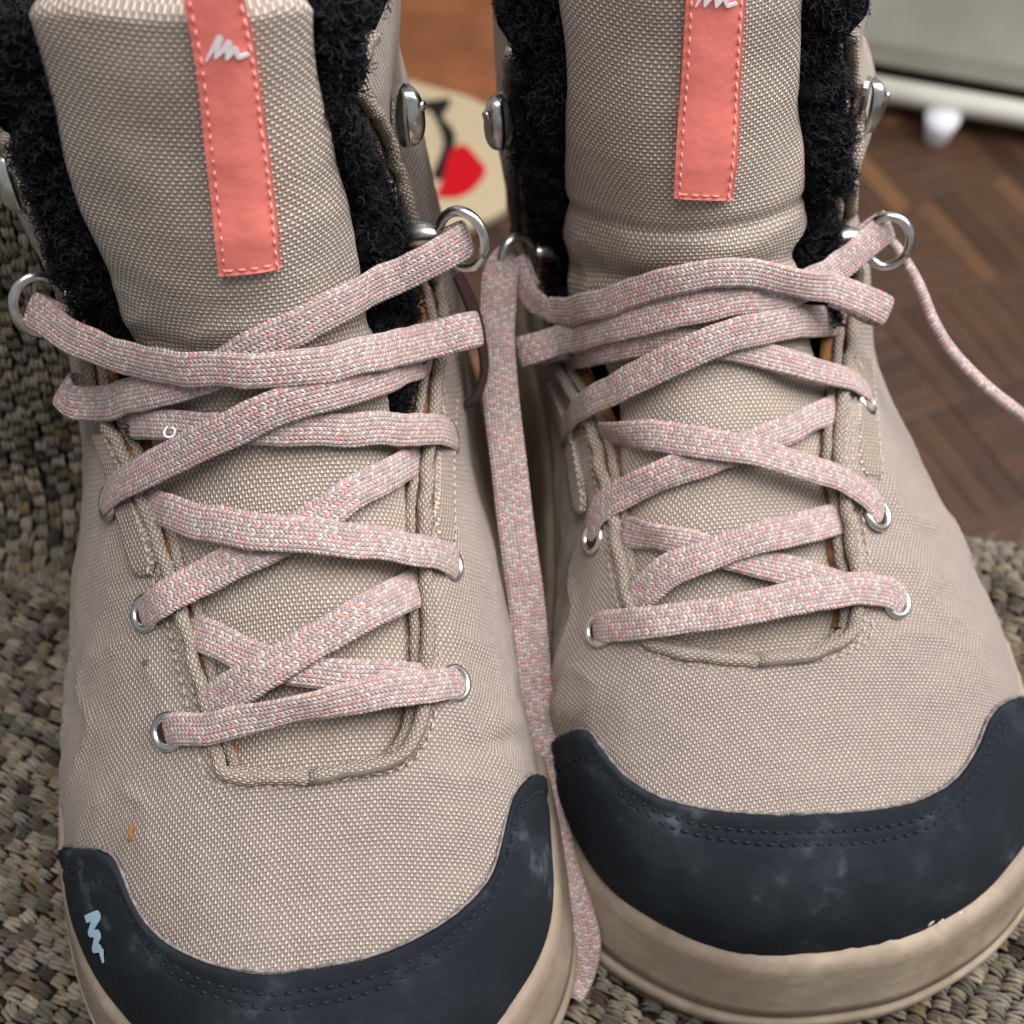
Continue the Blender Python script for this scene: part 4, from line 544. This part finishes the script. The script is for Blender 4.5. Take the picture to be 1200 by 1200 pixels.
def slubs(name,P,N,T,size,parent,mat,nth=3,fat=1.):
    """chunky tweed: each float is a bundle of a few parallel threads arching out of the ground cloth"""
    n=len(P); T=unit(T-(T*N).sum(1,keepdims=True)*N); T=unit(T+RNG.normal(0,.10,(n,3))); N=unit(N-(N*T).sum(1,keepdims=True)*T); Bv=np.cross(N,T)
    prof=[(-1.,.55,-.30),(-.62,.95,.02),(0.,1.,.12),(.62,.95,.02),(1.,.5,-.30)]; ns=5; an=np.arange(ns)*2*np.pi/ns
    sc=size*RNG.uniform(.88,1.15,(n,1)); pal=np.array(PAL); ci=RNG.choice(len(PAL),n,p=np.array([5,4,4,2.,.9,2.2,3.4,.6,.5,1.6,.5])/24.7)
    base=pal[ci]*RNG.uniform(.58,.88,(n,1)); k=len(prof)*ns; VV=[]; CC=[]
    for q in range(nth):
        o=(q-(nth-1)/2)*.235; V=[]; ph=RNG.normal(0,.05,(n,1)); lz=RNG.normal(0,.035,(n,1)); el=RNG.uniform(.46,.60,(n,1))
        for a,r,hz in prof:
            c=P+T*(a*el*sc)+Bv*((o+ph*a)*sc)+N*((hz+lz-abs(o)*.16)*sc)
            for t in an: V.append(c+(Bv*math.cos(t)*.135*fat+N*math.sin(t)*.15)*r*sc)
        V=np.stack(V,1); V=V+RNG.normal(0,.018,V.shape)*sc[:,None]; VV.append(V.reshape(-1,3)); c=base*RNG.uniform(.78,1.15,(n,1)); c[:,3]=1; CC.append(np.repeat(c,k,0))
    f0=grid_faces(len(prof),ns,wrap=True)+[tuple(range(ns))[::-1],tuple((len(prof)-1)*ns+j for j in range(ns))]
    F=[tuple(i*k+a for a in f) for i in range(n*nth) for f in f0]
    return mesh_obj(name,np.vstack(VV),F,mat,parent,cols=np.vstack(CC),kind='stuff')
M['lint']=plain('tan_lint',srgb(170,156,134),.9,.1); M['yarn']=attr_mat('boucle_yarn',.95,.1,.15); M['sofa_base']=plain('sofa_ground_cloth',srgb(38,32,27),.95,.1,0,600,.3,.001)
def build_sofa():
    sofa=thing('sofa','grey brown chunky woven sofa seat and arm under the boots','sofa',(0,0,0))
    xs=np.linspace(-.42,.42,90); ss=np.r_[np.linspace(-.22,.15,40),np.linspace(.155,.30,40),np.linspace(.31,.55,6)]
    P=np.array([seat_point(np.full(len(ss),x),ss)[0] for x in xs])-np.array([0,0,.0022])
    seat=mesh_obj('seat_cushion',P.reshape(-1,3),grid_faces(90,len(ss)),'sofa_base',sofa)
    # rows of stitches run diagonally over the seat
    ang=math.radians(-24); du,dv=.0044,.0034; ca,sa=math.cos(ang),math.sin(ang); I=[]; I2=[]
    for j in range(-190,190):
        jit=random.uniform(-.0015,.0015)
        for i in range(-130,130):
            a=(i+.5*(j%2))*du+jit; b=j*dv; x=a*ca-b*sa+random.gauss(0,.0005); y=a*sa+b*ca+random.gauss(0,.0004)
            if -.20<x<.22 and -.065<y<.222: I.append((x,y))
            elif -.33<x<.33 and -.16<y<.222: I2.append((x,y))
    I=np.array(I); p,n=seat_point(I[:,0],I[:,1]); T=np.broadcast_to(np.array([ca,sa,0.]),p.shape)+0*p
    e=1e-3; p2,_=seat_point(I[:,0]+e*ca,I[:,1]+e*sa); T=unit(p2-p)
    slubs('boucle_yarn',p,n,T,.0046,seat,'yarn')
    kf=RNG.integers(0,len(p),2600); fibres('lint',p[kf]+n[kf]*.0008,n[kf]*.3+unit(RNG.normal(0,1,(2600,3))),seat,.0055,.00007,.8,'lint')
    I2=np.array(I2); p,n=seat_point(I2[:,0],I2[:,1]); p2,_=seat_point(I2[:,0]+1e-3*ca,I2[:,1]+1e-3*sa); slubs('boucle_yarn',p,n,unit(p2-p),.0046,seat,'yarn',1,2.6)
    # arm: rises behind the left boot, ribs run up its face
    def arm_point(u,s):
        """u across (x), s up the face then over the top"""
        r0=.028; a0=math.pi/2*.93; fl=r0*a0; H=.150; rt=.035
        y0=.128; s=np.asarray(s,float)
        a=np.clip(s/r0,0,a0); y=y0+r0*np.sin(a); z=.012+r0*(1-np.cos(a)); t=np.clip(s-fl,0,H); y=y+t*math.cos(a0); z=z+t*math.sin(a0)
        b=np.clip((s-fl-H)/rt,0,a0); y=y+rt*(np.sin(a0)*0+ (1-np.cos(b))); z=z+rt*np.sin(b); rest=np.clip(s-fl-H-rt*a0,0,None); y=y+rest
        ang=a-b; return np.stack([u+0*y,y,z],-1),np.stack([0*y,-np.sin(ang),np.cos(ang)],-1)
    xe=-.118; xs=np.linspace(-.42,xe,40); ss=np.linspace(-.0,.36,110)
    P=np.array([arm_point(np.full(110,x),ss)[0] for x in xs]); P[:,:,1]+=.0022
    # round off the inner side so that it closes
    side=P[-1].copy(); rows=[P[i] for i in range(40)]
    for k in range(1,6): q=side.copy(); q[:,0]+=.004*min(k,2); q[:,1]+=.010*k; q[:,2]=np.maximum(q[:,2]-.004*k,-.02); rows.append(q)
    q=side.copy(); q[:,0]+=.008; q[:,1]=.40; rows.append(q)
    arm=mesh_obj('sofa_arm',np.array(rows).reshape(-1,3),grid_faces(len(rows),110),'sofa_base',sofa)
    I=[]
    for i in range(38):
        x=xe+.002-i*.0040
        for j in range(66): I.append((x+random.gauss(0,.0004),(j+.5*(i%2))*.0044+.002))
    I=np.array(I); p,n=arm_point(I[:,0],I[:,1]); p2,_=arm_point(I[:,0],I[:,1]+1e-3); slubs('boucle_yarn',p,n,unit(p2-p),.0048,arm,'yarn')
    return sofa
build_sofa()

# ------------------------------------------------------------------ floor and far things
FZ=-.42
def box(name,c,s,mat,parent=None,rz=0,bev=.002,**k):
    bm=bmesh.new(); bmesh.ops.create_cube(bm,size=1.); bmesh.ops.scale(bm,vec=s,verts=bm.verts)
    if bev: bmesh.ops.bevel(bm,geom=bm.edges[:],offset=bev,segments=2,affect='EDGES',profile=.5)
    bmesh.ops.rotate(bm,cent=(0,0,0),matrix=Matrix.Rotation(rz,3,'Z'),verts=bm.verts); bmesh.ops.translate(bm,vec=c,verts=bm.verts)
    me=bpy.data.meshes.new(name); bm.to_mesh(me); bm.free(); me.materials.append(M[mat]); o=bpy.data.objects.new(name,me); COL.objects.link(o); o.parent=parent
    return o
def wood(name,a,b):
    s=NT(name,.34,.5); o=s.obj(); mp=s.n('ShaderNodeMapping'); s.L(o,mp.inputs[0]); mp.inputs['Scale'].default_value=(14,160,14)
    f=s.noise(mp.outputs[0],1.,5.,.6); rnd=s.n('ShaderNodeObjectInfo').outputs['Random']
    col=s.mix(s.ramp(f,.3,.7),a,b); col=s.mix(s.M('MULTIPLY',s.ramp(rnd,.55,1.),.55),col,tuple(c*.5 for c in a[:3])+(1,)); col=s.mix(s.M('MULTIPLY',s.ramp(rnd,.06,.0),.5),col,srgb(140,100,62))
    s.color(col); return s.m
M['parquet']=wood('parquet_oak',srgb(64,44,33),srgb(86,60,44)); M['floor']=plain('floor_bed',srgb(50,34,25),.8)
M['orange']=plain('lit_orange_wood',srgb(142,86,52),.5,.35,0,18,.12); M['cream']=plain('cream_rug',srgb(196,178,146),.95,.1,0,700,.08,.001)
M['red']=plain('red_pile',srgb(196,22,34),.95,.1,0,700,.1,.001); M['black_pile']=plain('black_pile',srgb(34,34,32),.95,.1,0,700,.1,.001)
M['white_enamel']=plain('white_enamel',srgb(196,194,182),.5,.4,0,12,.06); M['white_plastic']=plain('white_plastic',srgb(228,226,234),.5)
def build_room():
    fl=box('floor',(.2,1.2,FZ-.02),(4,4,.02),'floor',bev=0); fl['kind']='structure'
    pl=None; cnt=0; L=.095; w=L/5
    rz=math.radians(24); c,s=math.cos(rz),math.sin(rz)
    for bi in range(-6,12):
        for bj in range(-4,12):
            for k in range(5):
                a,b=(bi*L+L/2,bj*L+(k+.5)*w) if (bi+bj)%2 else (bi*L+(k+.5)*w,bj*L+L/2)
                x=.10+a*c-b*s; y=.35+a*s+b*c
                if not(-.07<x<.50 and .33<y<.93): continue
                rot=rz if (bi+bj)%2 else rz+math.pi/2
                if cnt>=300: continue
                if pl is None:
                    pl=box('parquet_strip',(0,0,0),(L-.0006,w-.0006,.010),'parquet',fl,0,.0006); o=pl
                else: o=pl.copy(); COL.objects.link(o); o.parent=fl
                o.location=(x,y,FZ-.004+random.uniform(-.0003,.0003)); o.rotation_euler=(0,0,rot); cnt+=1
    # rug with a printed flower
    rug=thing('rug','cream rug with red and black flower motif on floor between the boots','rug',(0,0,FZ+.002))
    ou=np.array([(-.30,.96),(-.12,.928),(-.091,.916),(-.052,.900),(-.019,.881),(.015,.852),(.028,.793),(.0,.761),(-.021,.738),(-.12,.70),(-.30,.70)]); oc=catmull(np.c_[np.vstack([ou,ou[:1]]),np.zeros(12)],90)[:-1,:2]
    oc=oc+RNG.normal(0,.0008,oc.shape); m=len(oc)
    mesh_obj('rug_pile',np.vstack([np.c_[oc,np.full(m,.008)],np.c_[oc*1.002,np.zeros(m)]]),[tuple(range(m))[::-1]]+[(i,(i+1)%m,m+(i+1)%m,m+i) for i in range(m)],'cream',rug,smooth=False)
    def motif(name,pts,mat,z):
        P=catmull(np.c_[np.array(pts+pts[:1]),np.zeros(len(pts)+1)],60)[:-1,:2]; m=len(P)
        mesh_obj(name,np.vstack([np.c_[P,np.full(m,z)],np.c_[P,np.full(m,.006)]]),[tuple(range(m))[::-1]]+[(i,(i+1)%m,m+(i+1)%m,m+i) for i in range(m)],mat,rug,smooth=False)
    for nm,pts,mt,z in MOTIF: motif(nm,pts,mt,z)
    bo=box('lit_floor_board',(-.06,1.11,FZ+.002),(.50,.50,.006),'orange',None,math.radians(-20),.002)  # added board for floor lit orange, the warm light put into its colour
    bo['label']='orange brown board added for the lit floor beyond the rug, warm light in its colour'; bo['category']='board'
    # white furniture base at top right
    cb=thing('white_cabinet','off white cabinet base with a low rail and small white foot, top right','cabinet',(.36,.905,FZ),math.radians(-16))
    prof=[(0,.030),(-.012,.033),(-.022,.044),(-.026,.066),(-.026,.60),(.35,.60),(.35,.030)]
    n=len(prof); V=[(x,y,z) for x in (-.20,.5) for y,z in prof]
    mesh_obj('cabinet_body',V,[(i,(i+1)%n,n+(i+1)%n,n+i) for i in range(n)]+[tuple(range(n))[::-1],tuple(range(n,2*n))],'white_enamel',cb,smooth=False)
    tube('bottom_rail',[(-.20,-.035,.028),(.1,-.035,.028),(.5,-.035,.028)],.0105,'white_enamel',cb,12)
    ft=[(.0075,.0),(.0105,.004),(.0125,.016),(.0150,.028)]; V=[(.020+r*math.cos(t),-.056+r*math.sin(t),z) for r,z in ft for t in np.linspace(0,2*math.pi,16,endpoint=False)]
    mesh_obj('foot',V,grid_faces(4,16,wrap=True)+[tuple(range(16))[::-1],tuple(48+j for j in range(16))],'white_plastic',cb)
MOTIF=[('red_petal',[(-.062,.765),(-.057,.787),(-.052,.819),(-.040,.828),(-.027,.808),(-.022,.796),(-.032,.775),(-.045,.765)],'red',.010),
       ('black_stem',[(-.078,.886),(-.063,.889),(-.054,.890),(-.056,.877),(-.060,.866),(-.051,.850),(-.048,.836),(-.052,.814),(-.058,.787),(-.066,.790),(-.062,.808),(-.058,.830),(-.062,.852),(-.070,.873),(-.078,.877)],'black_pile',.0095)]
build_room()

# ------------------------------------------------------------------ the boots
build_boot('L','taupe canvas boot on the left, with small pale zigzag mark on its navy toe cap')
build_boot('R','taupe canvas boot on the right, with lace tails hanging from both its top rings')
